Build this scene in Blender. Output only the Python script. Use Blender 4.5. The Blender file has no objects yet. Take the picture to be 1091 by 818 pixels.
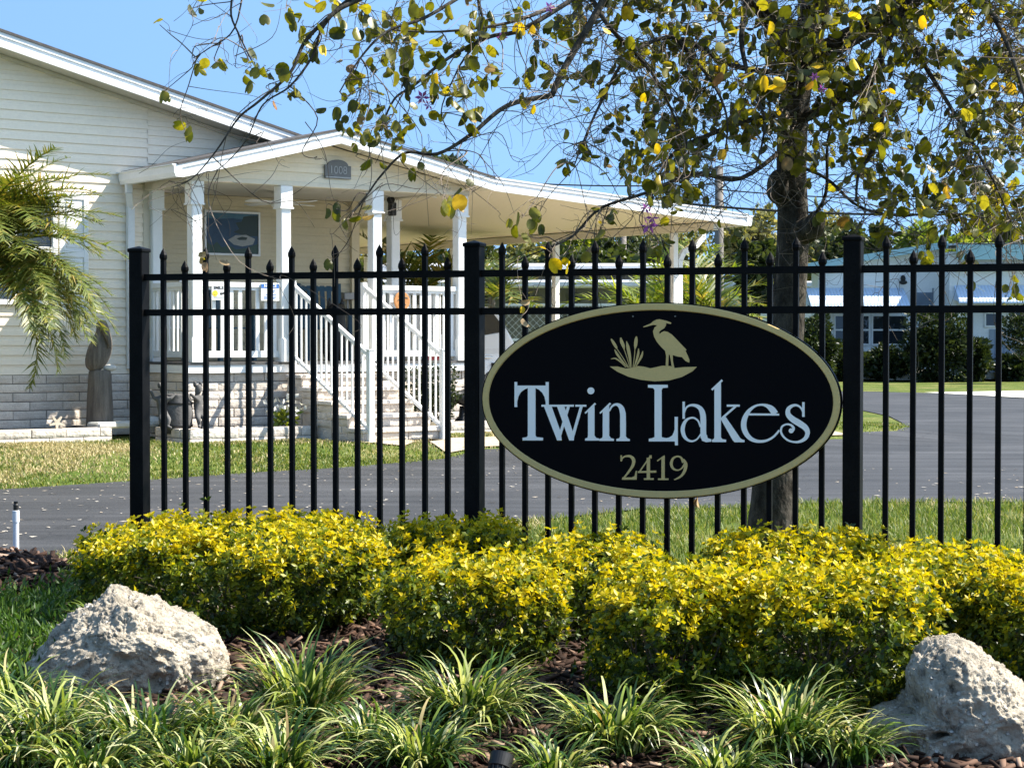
import bpy, bmesh, math, random
import numpy as np
from mathutils import Vector, Matrix, noise
from mathutils.geometry import tessellate_polygon

R = math.radians
random.seed(11)
rng = np.random.default_rng(7)
S = bpy.context.scene

# ------------------------------------------------------------------ camera, sky, sun, exposure
F, CX, CY, HOR, EYE = 2050.0, 545.5, 409.0, 364.0, 1.30
PITCH = math.atan((CY - HOR) / F)
cam = bpy.data.cameras.new('camera')
cam.sensor_width = 36.0
cam.lens = F / 1091.0 * 36.0
cam.clip_start, cam.clip_end = 0.1, 2000.0
camo = bpy.data.objects.new('camera', cam)
S.collection.objects.link(camo)
camo.location = (0, 0, EYE)
camo.rotation_euler = (math.pi / 2 - PITCH, 0, 0)
S.camera = camo

SUN_AZ, SUN_EL = R(5.0), R(48.0)          # azimuth measured from +X (right) towards +Y (away)
sx, sy, sz = math.cos(SUN_EL) * math.cos(SUN_AZ), math.cos(SUN_EL) * math.sin(SUN_AZ), math.sin(SUN_EL)
w = bpy.data.worlds.new('World'); S.world = w; w.use_nodes = True
nt = w.node_tree; nt.nodes.clear()
sky = nt.nodes.new('ShaderNodeTexSky'); sky.sky_type = 'NISHITA'; sky.sun_disc = False
sky.sun_elevation = SUN_EL; sky.sun_rotation = math.pi / 2 - SUN_AZ
sky.air_density = 1.0; sky.dust_density = 0.6; sky.ozone_density = 2.2; sky.altitude = 0
bg = nt.nodes.new('ShaderNodeBackground'); bg.inputs[1].default_value = 0.15
wo = nt.nodes.new('ShaderNodeOutputWorld')
stc = nt.nodes.new('ShaderNodeTexCoord'); lift = nt.nodes.new('ShaderNodeVectorMath'); lift.operation = 'ADD'; lift.inputs[1].default_value = (0, 0, .62)
nrm = nt.nodes.new('ShaderNodeVectorMath'); nrm.operation = 'NORMALIZE'; nt.links.new(stc.outputs['Generated'], lift.inputs[0]); nt.links.new(lift.outputs[0], nrm.inputs[0]); nt.links.new(nrm.outputs[0], sky.inputs[0])
tint = nt.nodes.new('ShaderNodeVectorMath'); tint.operation = 'MULTIPLY'; tint.inputs[1].default_value = (.86, .97, .93)
nt.links.new(sky.outputs[0], tint.inputs[0]); nt.links.new(tint.outputs[0], bg.inputs[0]); nt.links.new(bg.outputs[0], wo.inputs[0])
sl = bpy.data.lights.new('sun', 'SUN'); sl.energy = 5.0; sl.angle = R(0.53); sl.color = (1.0, 0.94, 0.84)
so = bpy.data.objects.new('sun', sl); S.collection.objects.link(so)
so.rotation_euler = Vector((-sx, -sy, -sz)).to_track_quat('-Z', 'Y').to_euler()
so.location = (10, 0, 12)
S.view_settings.view_transform = 'Standard'; S.view_settings.look = 'None'
S.view_settings.exposure = 1.4; S.view_settings.gamma = 1.0; S.view_settings.use_curve_mapping = False

# ------------------------------------------------------------------ pixel / world helpers
FWD = Vector((0, math.cos(PITCH), -math.sin(PITCH))); UP = Vector((0, math.sin(PITCH), math.cos(PITCH)))
EYEV = Vector((0, 0, EYE))
def ray(px, py): return FWD + Vector(((px - CX) / F, 0, 0)) - UP * ((py - CY) / F)
def at(px, py, Y):
    d = ray(px, py); return EYEV + d * (Y / d.y)
def onplane(px, py, p0, n):
    d = ray(px, py); t = (Vector(p0) - EYEV).dot(n) / d.dot(n); return EYEV + d * t
def proj(p):
    q = Vector(p) - EYEV; f = q.dot(FWD); return CX + F * q.x / f, CY - F * q.dot(UP) / f

# house frame: local x along the gable wall (to the right), local y into the house
HYAW = math.atan(F / 2755.0)
G = Vector((math.cos(HYAW), math.sin(HYAW), 0)); DN = Vector((-math.sin(HYAW), math.cos(HYAW), 0))
HO = at(70, 400, 22.4); HO.z = 0
def hl(p): q = Vector(p) - HO; return Vector((q.dot(G), q.dot(DN), q.z))
def hw(x, y, z=0): return HO + G * x + DN * y + Vector((0, 0, z))
def hp(px, py, yl):
    q = hl(onplane(px, py, HO + DN * yl, DN)); return q.x, q.z
def hx(px, py, xl):
    q = hl(onplane(px, py, HO + G * xl, G)); return q.y, q.z

def sstep(a, b, t):
    t = min(1, max(0, (t - a) / (b - a))); return t * t * (3 - 2 * t)
def gz(x, y):
    q = hl((x, y, 0))
    z = 0.19 * sstep(-4.9, -2.7, q.y) * sstep(14, 9, q.x) * sstep(60, 40, y)
    z -= 0.16 * sstep(9.0, 5.2, y)
    return z
def gnd(px, py):
    d = ray(px, py); t = (0 - EYE) / d.z
    for _ in range(30):
        p = EYEV + d * t; t += (gz(p.x, p.y) - p.z) / d.z * 0.8
    return EYEV + d * t

# ------------------------------------------------------------------ mesh helpers
class MB:
    def __init__(s): s.v = []; s.f = []; s.m = []
    def add(s, vs, fs, mi=0, M=None):
        o = len(s.v)
        s.v += [tuple(M @ Vector(p)) if M is not None else tuple(p) for p in vs]
        s.f += [tuple(i + o for i in f) for f in fs]; s.m += [mi] * len(fs)
    def box(s, a, b, mi=0, M=None, bev=0.0):
        x0, y0, z0 = (min(a[i], b[i]) for i in range(3)); x1, y1, z1 = (max(a[i], b[i]) for i in range(3))
        if bev <= 0:
            s.add([(x0,y0,z0),(x1,y0,z0),(x1,y1,z0),(x0,y1,z0),(x0,y0,z1),(x1,y0,z1),(x1,y1,z1),(x0,y1,z1)],
                  [(0,3,2,1),(4,5,6,7),(0,1,5,4),(1,2,6,5),(2,3,7,6),(3,0,4,7)], mi, M); return
        c = min(bev, (x1-x0)*.45, (y1-y0)*.45, (z1-z0)*.45)
        vs = []; idx = {}
        for ix, X in ((0, (x0, x1)), ):
            pass
        for i in range(8):
            X = x1 if i & 1 else x0; Y = y1 if i & 2 else y0; Z = z1 if i & 4 else z0
            dx = -c if i & 1 else c; dy = -c if i & 2 else c; dz = -c if i & 4 else c
            idx[i, 0] = len(vs); vs.append((X, Y+dy, Z+dz))
            idx[i, 1] = len(vs); vs.append((X+dx, Y, Z+dz))
            idx[i, 2] = len(vs); vs.append((X+dx, Y+dy, Z))
        fs = []
        for ax, quads in ((0, ((0,4,6,2),(1,3,7,5))), (1, ((0,1,5,4),(2,6,7,3))), (2, ((0,2,3,1),(4,5,7,6)))):
            for q in quads: fs.append(tuple(idx[i, ax] for i in q))
        for ax in range(3):
            o1, o2 = [a for a in range(3) if a != ax]
            for i in range(8):
                if i & (1 << ax): continue
                j = i | (1 << ax); fs.append((idx[i, o1], idx[i, o2], idx[j, o2], idx[j, o1]))
        for i in range(8): fs.append((idx[i,0], idx[i,1], idx[i,2]))
        s.add(vs, fs, mi, M)
    def bar(s, p, q, wx, wy, mi=0, up=(0,0,1)):
        p, q = Vector(p), Vector(q); d = (q - p); L = d.length; d.normalize()
        u = Vector(up)
        if abs(d.dot(u)) > .95: u = Vector((0, 1, 0))
        a = d.cross(u).normalized(); b = a.cross(d)
        vs = []
        for o in (p, q):
            for i, j in ((-1,-1),(1,-1),(1,1),(-1,1)): vs.append(o + a*(i*wx/2) + b*(j*wy/2))
        s.add(vs, [(0,1,2,3),(7,6,5,4),(0,4,5,1),(1,5,6,2),(2,6,7,3),(3,7,4,0)], mi)
    def tube(s, pts, rad, n=6, mi=0, cap=True):
        pts = [Vector(p) for p in pts]; k = len(pts)
        if not hasattr(rad, '__len__'): rad = [rad] * k
        vs = []; a = None
        for i, p in enumerate(pts):
            d = (pts[min(i+1, k-1)] - pts[max(i-1, 0)])
            if d.length < 1e-9: d = Vector((0,0,1))
            d.normalize()
            if a is None: a = d.orthogonal().normalized()
            a = a - d * a.dot(d)
            a = a.normalized() if a.length > 1e-6 else d.orthogonal().normalized()
            b = d.cross(a)
            for j in range(n):
                t = 2*math.pi*j/n; vs.append(p + (a*math.cos(t) + b*math.sin(t)) * rad[i])
        fs = [(i*n+j, i*n+(j+1)%n, (i+1)*n+(j+1)%n, (i+1)*n+j) for i in range(k-1) for j in range(n)]
        if cap: fs += [tuple(range(n))[::-1], tuple((k-1)*n + j for j in range(n))]
        s.add(vs, fs, mi)
    def lathe(s, prof, n=20, mi=0, M=None, cap=True):
        vs = [(r*math.cos(2*math.pi*j/n), r*math.sin(2*math.pi*j/n), z) for r, z in prof for j in range(n)]
        k = len(prof)
        fs = [(i*n+j, i*n+(j+1)%n, (i+1)*n+(j+1)%n, (i+1)*n+j) for i in range(k-1) for j in range(n)]
        if cap: fs += [tuple(range(n))[::-1], tuple((k-1)*n + j for j in range(n))]
        s.add(vs, fs, mi, M)
    def prism(s, poly, fn, d0, d1, mi=0):
        """poly 2-D outline; fn(u, v, d) -> 3-D point; front at d0, back at d1"""
        n = len(poly)
        tri = tessellate_polygon([[Vector((u, v, 0)) for u, v in poly]])
        vs = [fn(u, v, d0) for u, v in poly] + [fn(u, v, d1) for u, v in poly]
        fs = [tuple(t) for t in tri] + [tuple(n + i for i in t[::-1]) for t in tri]
        fs += [(i, (i+1) % n, n + (i+1) % n, n + i) for i in range(n)]
        s.add(vs, fs, mi)
    def blob(s, c, r, mi=0, M=None, n=10, m=7, nz=0.0):
        vs = []; c = Vector(c); r = Vector(r) if hasattr(r, '__len__') else Vector((r, r, r))
        for i in range(m+1):
            th = math.pi*i/m
            for j in range(n):
                ph = 2*math.pi*j/n
                d = Vector((math.sin(th)*math.cos(ph), math.sin(th)*math.sin(ph), math.cos(th)))
                k = 1 + nz*noise.noise(d*2.3 + c*7)
                vs.append((c.x+d.x*r.x*k, c.y+d.y*r.y*k, c.z+d.z*r.z*k))
        s.add(vs, [(i*n+j, (i+1)*n+j, (i+1)*n+(j+1)%n, i*n+(j+1)%n) for i in range(m) for j in range(n)], mi, M)
    def build(s, name, mats, parent=None, smooth=False, fix=True):
        me = bpy.data.meshes.new(name); me.from_pydata(s.v, [], s.f)
        return finish(me, name, mats, s.m, parent, smooth, fix)

def finish(me, name, mats, mi, parent, smooth, fix=False):
    if not isinstance(mats, (list, tuple)): mats = [mats]
    for m in mats: me.materials.append(m)
    if mi is not None and len(mats) > 1: me.polygons.foreach_set('material_index', np.asarray(mi, dtype=np.int32))
    if fix:
        bm = bmesh.new(); bm.from_mesh(me); bmesh.ops.recalc_face_normals(bm, faces=bm.faces); bm.to_mesh(me); bm.free()
    if smooth: me.polygons.foreach_set('use_smooth', np.ones(len(me.polygons), dtype=bool))
    me.update()
    o = bpy.data.objects.new(name, me); S.collection.objects.link(o)
    if parent is not None: o.parent = parent
    return o

def np_mesh(name, V, Fq, mats, mi=None, parent=None, smooth=False):
    V = np.asarray(V, dtype=np.float32).reshape(-1, 3); Fq = np.asarray(Fq, dtype=np.int32)
    k = Fq.shape[1]; me = bpy.data.meshes.new(name)
    me.vertices.add(len(V)); me.vertices.foreach_set('co', V.ravel())
    me.loops.add(Fq.size); me.loops.foreach_set('vertex_index', Fq.ravel())
    me.polygons.add(len(Fq)); me.polygons.foreach_set('loop_start', np.arange(0, Fq.size, k, dtype=np.int32))
    me.update(calc_edges=True)
    return finish(me, name, mats, mi, parent, smooth)

def tag(o, label=None, cat=None, group=None, kind=None):
    if label: o['label'] = label
    if cat: o['category'] = cat
    if group: o['group'] = group
    if kind: o['kind'] = kind
    return o
def empty(name, loc=(0,0,0), rz=0.0):
    o = bpy.data.objects.new(name, None); S.collection.objects.link(o)
    o.location = loc; o.rotation_euler = (0, 0, rz); o.empty_display_size = .2
    return o
def copy_tree(o, parent=None):
    c = o.copy(); S.collection.objects.link(c)
    if parent is not None: c.parent = parent
    for ch in list(o.children): copy_tree(ch, c)
    return c
def text_mesh(body, size, name, mat, parent, M, depth=0.002, bold=0.0):
    cu = bpy.data.curves.new(name, 'FONT'); cu.body = body; cu.size = size; cu.align_x = 'CENTER'; cu.align_y = 'CENTER'
    cu.extrude = depth; cu.offset = bold
    t = bpy.data.objects.new(name, cu); S.collection.objects.link(t)
    dg = bpy.context.evaluated_depsgraph_get(); me = bpy.data.meshes.new_from_object(t.evaluated_get(dg))
    bpy.data.objects.remove(t); me.transform(M); me.materials.clear(); me.materials.append(mat)
    o = bpy.data.objects.new(name, me); S.collection.objects.link(o); o.parent = parent
    return o

# ------------------------------------------------------------------ materials
def srgb(r, g, b):
    f = lambda c: (c/255/12.92) if c/255 <= .04045 else ((c/255+.055)/1.055)**2.4
    return (f(r), f(g), f(b))
def new_mat(name):
    m = bpy.data.materials.new(name); m.use_nodes = True; nt = m.node_tree; nt.nodes.clear()
    out = nt.nodes.new('ShaderNodeOutputMaterial'); return m, nt, out
def ramp(nt, fac, stops):
    r = nt.nodes.new('ShaderNodeValToRGB'); e = r.color_ramp.elements
    e[0].position, e[0].color = stops[0][0], (*stops[0][1], 1)
    e[1].position, e[1].color = stops[-1][0], (*stops[-1][1], 1)
    for p, c in stops[1:-1]:
        x = e.new(p); x.color = (*c, 1)
    nt.links.new(fac, r.inputs[0]); return r.outputs[0]
def pmat(name, c1, c2=None, scale=6.0, rough=.6, bump=0.0, bscale=None, spec=.4, metal=0.0, stretch=None, detail=6, island=0.0, fine=0.0, bdist=.01):
    m, nt, out = new_mat(name); b = nt.nodes.new('ShaderNodeBsdfPrincipled')
    b.inputs['Roughness'].default_value = rough; b.inputs['Specular IOR Level'].default_value = spec; b.inputs['Metallic'].default_value = metal
    tc = nt.nodes.new('ShaderNodeTexCoord'); vec = tc.outputs['Object']
    if stretch:
        mp = nt.nodes.new('ShaderNodeMapping'); mp.inputs['Scale'].default_value = stretch
        nt.links.new(vec, mp.inputs[0]); vec = mp.outputs[0]
    if c2 is None: c2 = tuple(c * .82 for c in c1)
    n = nt.nodes.new('ShaderNodeTexNoise'); n.inputs['Scale'].default_value = scale; n.inputs['Detail'].default_value = detail; n.inputs['Roughness'].default_value = .62
    nt.links.new(vec, n.inputs[0]); col = ramp(nt, n.outputs[0], [(.33, c1), (.7, c2)])
    if fine > 0:
        n3 = nt.nodes.new('ShaderNodeTexNoise'); n3.inputs['Scale'].default_value = scale * 17; n3.inputs['Detail'].default_value = 3
        nt.links.new(vec, n3.inputs[0])
        mr = nt.nodes.new('ShaderNodeMapRange'); mr.inputs[1].default_value = .3; mr.inputs[2].default_value = .7
        mr.inputs[3].default_value = 1 - fine; mr.inputs[4].default_value = 1 + fine; nt.links.new(n3.outputs[0], mr.inputs[0])
        mx = nt.nodes.new('ShaderNodeVectorMath'); mx.operation = 'SCALE'; nt.links.new(col, mx.inputs[0]); nt.links.new(mr.outputs[0], mx.inputs['Scale']); col = mx.outputs[0]
    if island > 0:
        g = nt.nodes.new('ShaderNodeNewGeometry'); mr = nt.nodes.new('ShaderNodeMapRange')
        mr.inputs[3].default_value = 1 - island; mr.inputs[4].default_value = 1 + island; nt.links.new(g.outputs['Random Per Island'], mr.inputs[0])
        mx = nt.nodes.new('ShaderNodeVectorMath'); mx.operation = 'SCALE'; nt.links.new(col, mx.inputs[0]); nt.links.new(mr.outputs[0], mx.inputs['Scale']); col = mx.outputs[0]
    nt.links.new(col, b.inputs['Base Color'])
    if bump > 0:
        n2 = nt.nodes.new('ShaderNodeTexNoise'); n2.inputs['Scale'].default_value = bscale or scale * 6; n2.inputs['Detail'].default_value = 5
        nt.links.new(vec, n2.inputs[0]); bp = nt.nodes.new('ShaderNodeBump'); bp.inputs['Strength'].default_value = bump; bp.inputs['Distance'].default_value = bdist
        nt.links.new(n2.outputs[0], bp.inputs['Height']); nt.links.new(bp.outputs[0], b.inputs['Normal'])
    nt.links.new(b.outputs[0], out.inputs[0]); return m
def leaf_mat(name, stops, rough=.45, trans=.4, tmul=(1.5, 1.45, .5), spec=.35, noise_scale=0):
    """colour picked per leaf (mesh island); part of the light passes through"""
    m, nt, out = new_mat(name); b = nt.nodes.new('ShaderNodeBsdfPrincipled')
    b.inputs['Roughness'].default_value = rough; b.inputs['Specular IOR Level'].default_value = spec
    g = nt.nodes.new('ShaderNodeNewGeometry'); col = ramp(nt, g.outputs['Random Per Island'], stops)
    if noise_scale:
        tc = nt.nodes.new('ShaderNodeTexCoord'); n = nt.nodes.new('ShaderNodeTexNoise'); n.inputs['Scale'].default_value = noise_scale; n.inputs['Detail'].default_value = 3
        nt.links.new(tc.outputs['Object'], n.inputs[0]); mr = nt.nodes.new('ShaderNodeMapRange')
        mr.inputs[1].default_value = .35; mr.inputs[2].default_value = .65; mr.inputs[3].default_value = .65; mr.inputs[4].default_value = 1.3; nt.links.new(n.outputs[0], mr.inputs[0])
        mx = nt.nodes.new('ShaderNodeVectorMath'); mx.operation = 'SCALE'; nt.links.new(col, mx.inputs[0]); nt.links.new(mr.outputs[0], mx.inputs['Scale']); col = mx.outputs[0]
    nt.links.new(col, b.inputs['Base Color'])
    t = nt.nodes.new('ShaderNodeBsdfTranslucent'); mu = nt.nodes.new('ShaderNodeVectorMath'); mu.operation = 'MULTIPLY'
    mu.inputs[1].default_value = tmul; nt.links.new(col, mu.inputs[0]); nt.links.new(mu.outputs[0], t.inputs[0])
    x = nt.nodes.new('ShaderNodeMixShader'); x.inputs[0].default_value = trans
    nt.links.new(b.outputs[0], x.inputs[1]); nt.links.new(t.outputs[0], x.inputs[2]); nt.links.new(x.outputs[0], out.inputs[0]); return m
def glass_mat(name, tint=(.02, .025, .03), rough=.03):
    m, nt, out = new_mat(name); b = nt.nodes.new('ShaderNodeBsdfPrincipled'); b.inputs['Base Color'].default_value = (*tint, 1)
    b.inputs['Roughness'].default_value = rough; b.inputs['Specular IOR Level'].default_value = .6
    tc = nt.nodes.new('ShaderNodeTexCoord'); n = nt.nodes.new('ShaderNodeTexNoise'); n.inputs['Scale'].default_value = 1.5
    nt.links.new(tc.outputs['Object'], n.inputs[0]); bp = nt.nodes.new('ShaderNodeBump'); bp.inputs['Strength'].default_value = .05
    nt.links.new(n.outputs[0], bp.inputs['Height']); nt.links.new(bp.outputs[0], b.inputs['Normal'])
    nt.links.new(b.outputs[0], out.inputs[0]); return m

M = {}
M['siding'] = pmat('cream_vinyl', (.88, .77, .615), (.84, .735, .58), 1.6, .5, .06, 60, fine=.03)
M['siding_porch_shaded'] = pmat('shaded_cream_vinyl', (.62, .53, .35), (.57, .485, .32), 1.6, .55, .06, 60, fine=.03)  # same cream vinyl, with porch shade and warm bounce painted into the colour
M['gable_siding'] = pmat('pale_tan_vinyl', (.80, .69, .50), (.75, .64, .46), 1.6, .5, .05, 60, fine=.03)
M['white'] = pmat('white_paint', (.80, .80, .78), (.74, .74, .71), 3, .42, .03, 80, fine=.02)
M['white_metal'] = pmat('white_aluminium', (.80, .80, .79), (.70, .71, .70), 2, .35, .02, 50, fine=.03)
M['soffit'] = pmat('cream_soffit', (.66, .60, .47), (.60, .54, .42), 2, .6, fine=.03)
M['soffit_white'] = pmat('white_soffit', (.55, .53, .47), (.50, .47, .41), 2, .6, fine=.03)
M['shingle'] = pmat('dark_shingle', (.05, .045, .045), (.09, .085, .08), 14, .9, .5, 60)
M['block'] = pmat('pinkish_concrete_block', (.67, .595, .51), (.55, .48, .405), 7, .9, .8, 26, .2, island=.12, fine=.16, bdist=.014)
M['cap_block'] = pmat('pale_concrete_block', (.66, .60, .53), (.53, .47, .41), 7, .9, .8, 26, .2, island=.10, fine=.16, bdist=.014)
M['mortar'] = pmat('dark_joint', (.06, .055, .05), (.1, .09, .08), 12, .95)
M['black_metal'] = pmat('black_powder_coat', (.0025, .0025, .003), (.006, .006, .0065), 9, .48, .05, 220, .07, fine=.5)
M['sign_black'] = pmat('black_sign_face', (.0015, .0015, .003), (.002, .002, .0035), 3, .5, .02, 30, .06)
M['gold'] = pmat('dull_gold_paint', (.62, .455, .19), (.57, .42, .175), 5, .5, .06, 90, .25, fine=.04)
M['letter_white'] = pmat('white_letter_paint', (.88, .88, .86), (.86, .86, .84), 3, .4)

M['concrete'] = pmat('pale_concrete', (.44, .37, .265), (.34, .285, .205), 1.2, .9, .35, 40, .2, fine=.10)
M['white_concrete'] = pmat('bleached_concrete', (.62, .60, .55), (.52, .50, .45), 1.0, .9, .3, 30, .2, fine=.08)
M['bark'] = pmat('grey_brown_bark', (.018, .015, .012), (.10, .09, .075), 15, .95, .9, 26, .1, stretch=(1, 1, .55), fine=.35, bdist=.02)
M['twig'] = pmat('pale_twig', (.22, .18, .14), (.12, .09, .07), 5, .8, .3, 30, .2)
M['dark_twig'] = pmat('dark_twig', (.06, .045, .035), (.10, .08, .06), 5, .85)
M['grey_stone'] = pmat('weathered_grey', (.07, .068, .066), (.14, .135, .13), 9, .85, .5, 40, .2, fine=.15)
M['wood_grey'] = pmat('weathered_piling_wood', (.10, .085, .07), (.21, .185, .155), 7, .9, .6, 20, .15, stretch=(3, 3, .35), fine=.15)
M['glass'] = glass_mat('window_glass')
M['dark'] = pmat('dark_interior', (.012, .012, .014), (.02, .02, .022), 3, .7)
M['blue_plastic'] = pmat('blue_chair_plastic', (.025, .08, .12), (.02, .065, .10), 4, .45)
M['black_figure'] = pmat('black_figure', (.008, .008, .008), (.016, .015, .014), 6, .5)
M['pvc'] = pmat('white_pvc', (.62, .66, .70), (.55, .58, .62), 4, .4)
M['turquoise'] = pmat('turquoise_metal', (.34, .54, .58), (.30, .49, .53), 2, .5, fine=.04)
M['awning'] = pmat('pale_blue_awning', (.55, .65, .80), (.51, .61, .75), 2, .4, fine=.03)
M['home_wall'] = pmat('white_home_panel', (.82, .82, .80), (.75, .75, .73), 1.2, .55, fine=.04)
M['home_grey'] = pmat('grey_home_panel', (.24, .24, .23), (.20, .20, .19), 1.5, .6, stretch=(1, 1, .2))
M['home_blue'] = pmat('blue_grey_panel', (.30, .35, .42), (.26, .31, .38), 1.5, .6)
M['roof_white'] = pmat('white_roof', (.70, .70, .70), (.60, .60, .60), 1.0, .6, fine=.05)
M['louver'] = pmat('grey_louvre', (.22, .26, .30), (.18, .21, .25), 3, .5)
M['pole_wood'] = pmat('grey_pole', (.20, .18, .16), (.14, .125, .11), 6, .9, stretch=(2, 2, .3))
M['rope'] = pmat('cable_black', (.03, .03, .03), (.02, .02, .02), 5, .6)
M['car_white'] = pmat('white_car_paint', (.72, .73, .74), (.70, .71, .72), 1, .25, spec=.5)
M['rubber'] = pmat('tyre_rubber', (.012, .012, .012), (.02, .02, .02), 20, .85)
M['chrome'] = pmat('bright_trim', (.55, .56, .58), (.5, .5, .52), 4, .18, metal=1.0)
M['red_lamp'] = pmat('red_lamp_plastic', (.35, .01, .01), (.28, .01, .01), 4, .25)
M['plaque'] = pmat('pewter_plaque', (.16, .16, .15), (.12, .12, .115), 12, .5, .2, 60)
M['plaque_light'] = pmat('pewter_numerals', (.34, .34, .33), (.28, .28, .27), 12, .45)
M['paper_white'] = pmat('white_sign_board', (.75, .75, .72), (.70, .70, .67), 4, .5)
M['sign_blue'] = pmat('blue_sign_print', (.03, .14, .42), (.03, .12, .38), 4, .5)
M['sign_yellow'] = pmat('yellow_print', (.80, .58, .04), (.75, .54, .04), 4, .5)
M['ink'] = pmat('black_print', (.02, .02, .02), (.03, .03, .03), 4, .6)
M['orange_wood'] = pmat('orange_wood_disc', (.48, .22, .075), (.38, .16, .05), 6, .6, stretch=(1, 1, 5))
M['box_grey'] = pmat('grey_utility_box', (.34, .34, .33), (.30, .30, .29), 4, .5)
M['starfish'] = pmat('cream_starfish', (.66, .58, .47), (.58, .49, .38), 18, .9, .5, 60)
M['white_petal'] = leaf_mat('white_petal', [(0, (.75, .73, .66)), (1, (.62, .60, .52))], .6, .3, (1, 1, .9))
M['purple_petal'] = leaf_mat('purple_petal', [(0, (.24, .06, .26)), (1, (.42, .16, .42))], .6, .4, (1.2, .8, 1.3))
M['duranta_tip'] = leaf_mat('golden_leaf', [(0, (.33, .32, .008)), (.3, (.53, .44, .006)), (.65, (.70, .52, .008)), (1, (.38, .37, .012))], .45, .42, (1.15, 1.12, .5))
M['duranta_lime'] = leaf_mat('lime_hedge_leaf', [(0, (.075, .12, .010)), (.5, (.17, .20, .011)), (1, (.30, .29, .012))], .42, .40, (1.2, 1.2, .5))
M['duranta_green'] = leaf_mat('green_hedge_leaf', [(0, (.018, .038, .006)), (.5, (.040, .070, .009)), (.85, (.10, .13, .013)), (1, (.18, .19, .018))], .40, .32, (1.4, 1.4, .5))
M['liriope'] = leaf_mat('striped_grass_blade', [(0, (.014, .036, .008)), (.46, (.038, .085, .014)), (.62, (.14, .21, .03)), (.78, (.40, .44, .11)), (.94, (.58, .57, .30)), (1, (.34, .21, .08))], .33, .33, (1.25, 1.25, .6))
M['straw_blade'] = leaf_mat('straw_blade', [(0, (.20, .19, .06)), (.3, (.40, .34, .15)), (.8, (.58, .48, .27)), (1, (.46, .34, .19))], .6, .25, (1.1, 1.1, .8))
M['lawn_blade'] = leaf_mat('lawn_blade', [(0, (.055, .10, .016)), (.45, (.115, .17, .03)), (.8, (.23, .25, .065)), (1, (.36, .32, .14))], .5, .35, (1.3, 1.3, .6))
M['orchid_leaf'] = leaf_mat('orchid_tree_leaf', [(0, (.034, .042, .007)), (.45, (.092, .098, .012)), (.84, (.19, .175, .02)), (.955, (.22, .20, .03)), (.985, (.42, .33, .03)), (1, (.24, .13, .05))], .38, .45, (2.0, 1.85, .45), .4, 26)
M['yellow_leaf'] = leaf_mat('yellowed_leaf', [(0, (.66, .52, .02)), (.6, (.62, .44, .015)), (1, (.5, .32, .02))], .45, .4, (1.2, 1.1, .4), .3, 30)
M['dry_leaf'] = leaf_mat('dry_leaf', [(0, (.30, .19, .09)), (.5, (.42, .31, .17)), (1, (.22, .11, .05))], .7, .25, (1.1, 1.0, .7), .2, 30)
M['palm_leaf'] = leaf_mat('palm_leaflet', [(0, (.055, .09, .016)), (.5, (.12, .155, .025)), (.85, (.22, .21, .04)), (1, (.34, .25, .08))], .45, .38, (1.4, 1.3, .5), .45)
M['far_leaf_dark'] = leaf_mat('dark_tree_leaf', [(0, (.022, .035, .010)), (.6, (.05, .068, .02)), (1, (.10, .115, .035))], .5, .3, (1.4, 1.4, .6))
M['far_leaf_olive'] = leaf_mat('olive_tree_leaf', [(0, (.10, .105, .03)), (.6, (.20, .195, .065)), (1, (.32, .29, .12))], .5, .35, (1.4, 1.3, .6))
M['far_leaf_bright'] = leaf_mat('bright_tree_leaf', [(0, (.10, .15, .018)), (.6, (.20, .25, .03)), (1, (.32, .33, .05))], .5, .4, (1.4, 1.4, .5))
M['shrub_leaf'] = leaf_mat('dark_shrub_leaf', [(0, (.010, .018, .007)), (.6, (.024, .038, .012)), (1, (.055, .07, .022))], .4, .25, (1.3, 1.3, .6))
M['mulch'] = leaf_mat('bark_mulch_chip', [(0, (.018, .010, .007)), (.45, (.045, .024, .016)), (.78, (.10, .055, .036)), (.93, (.21, .13, .09)), (1, (.40, .28, .20))], .85, .05, (1, 1, 1), .2)
M['soil'] = pmat('mulch_soil', (.022, .014, .010), (.05, .030, .020), 18, .95, .8, 50, .1, fine=.3)
M['petal_litter'] = leaf_mat('pale_litter', [(0, (.55, .50, .42)), (.6, (.40, .34, .26)), (1, (.30, .22, .13))], .8, .1, (1, 1, 1))

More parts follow.
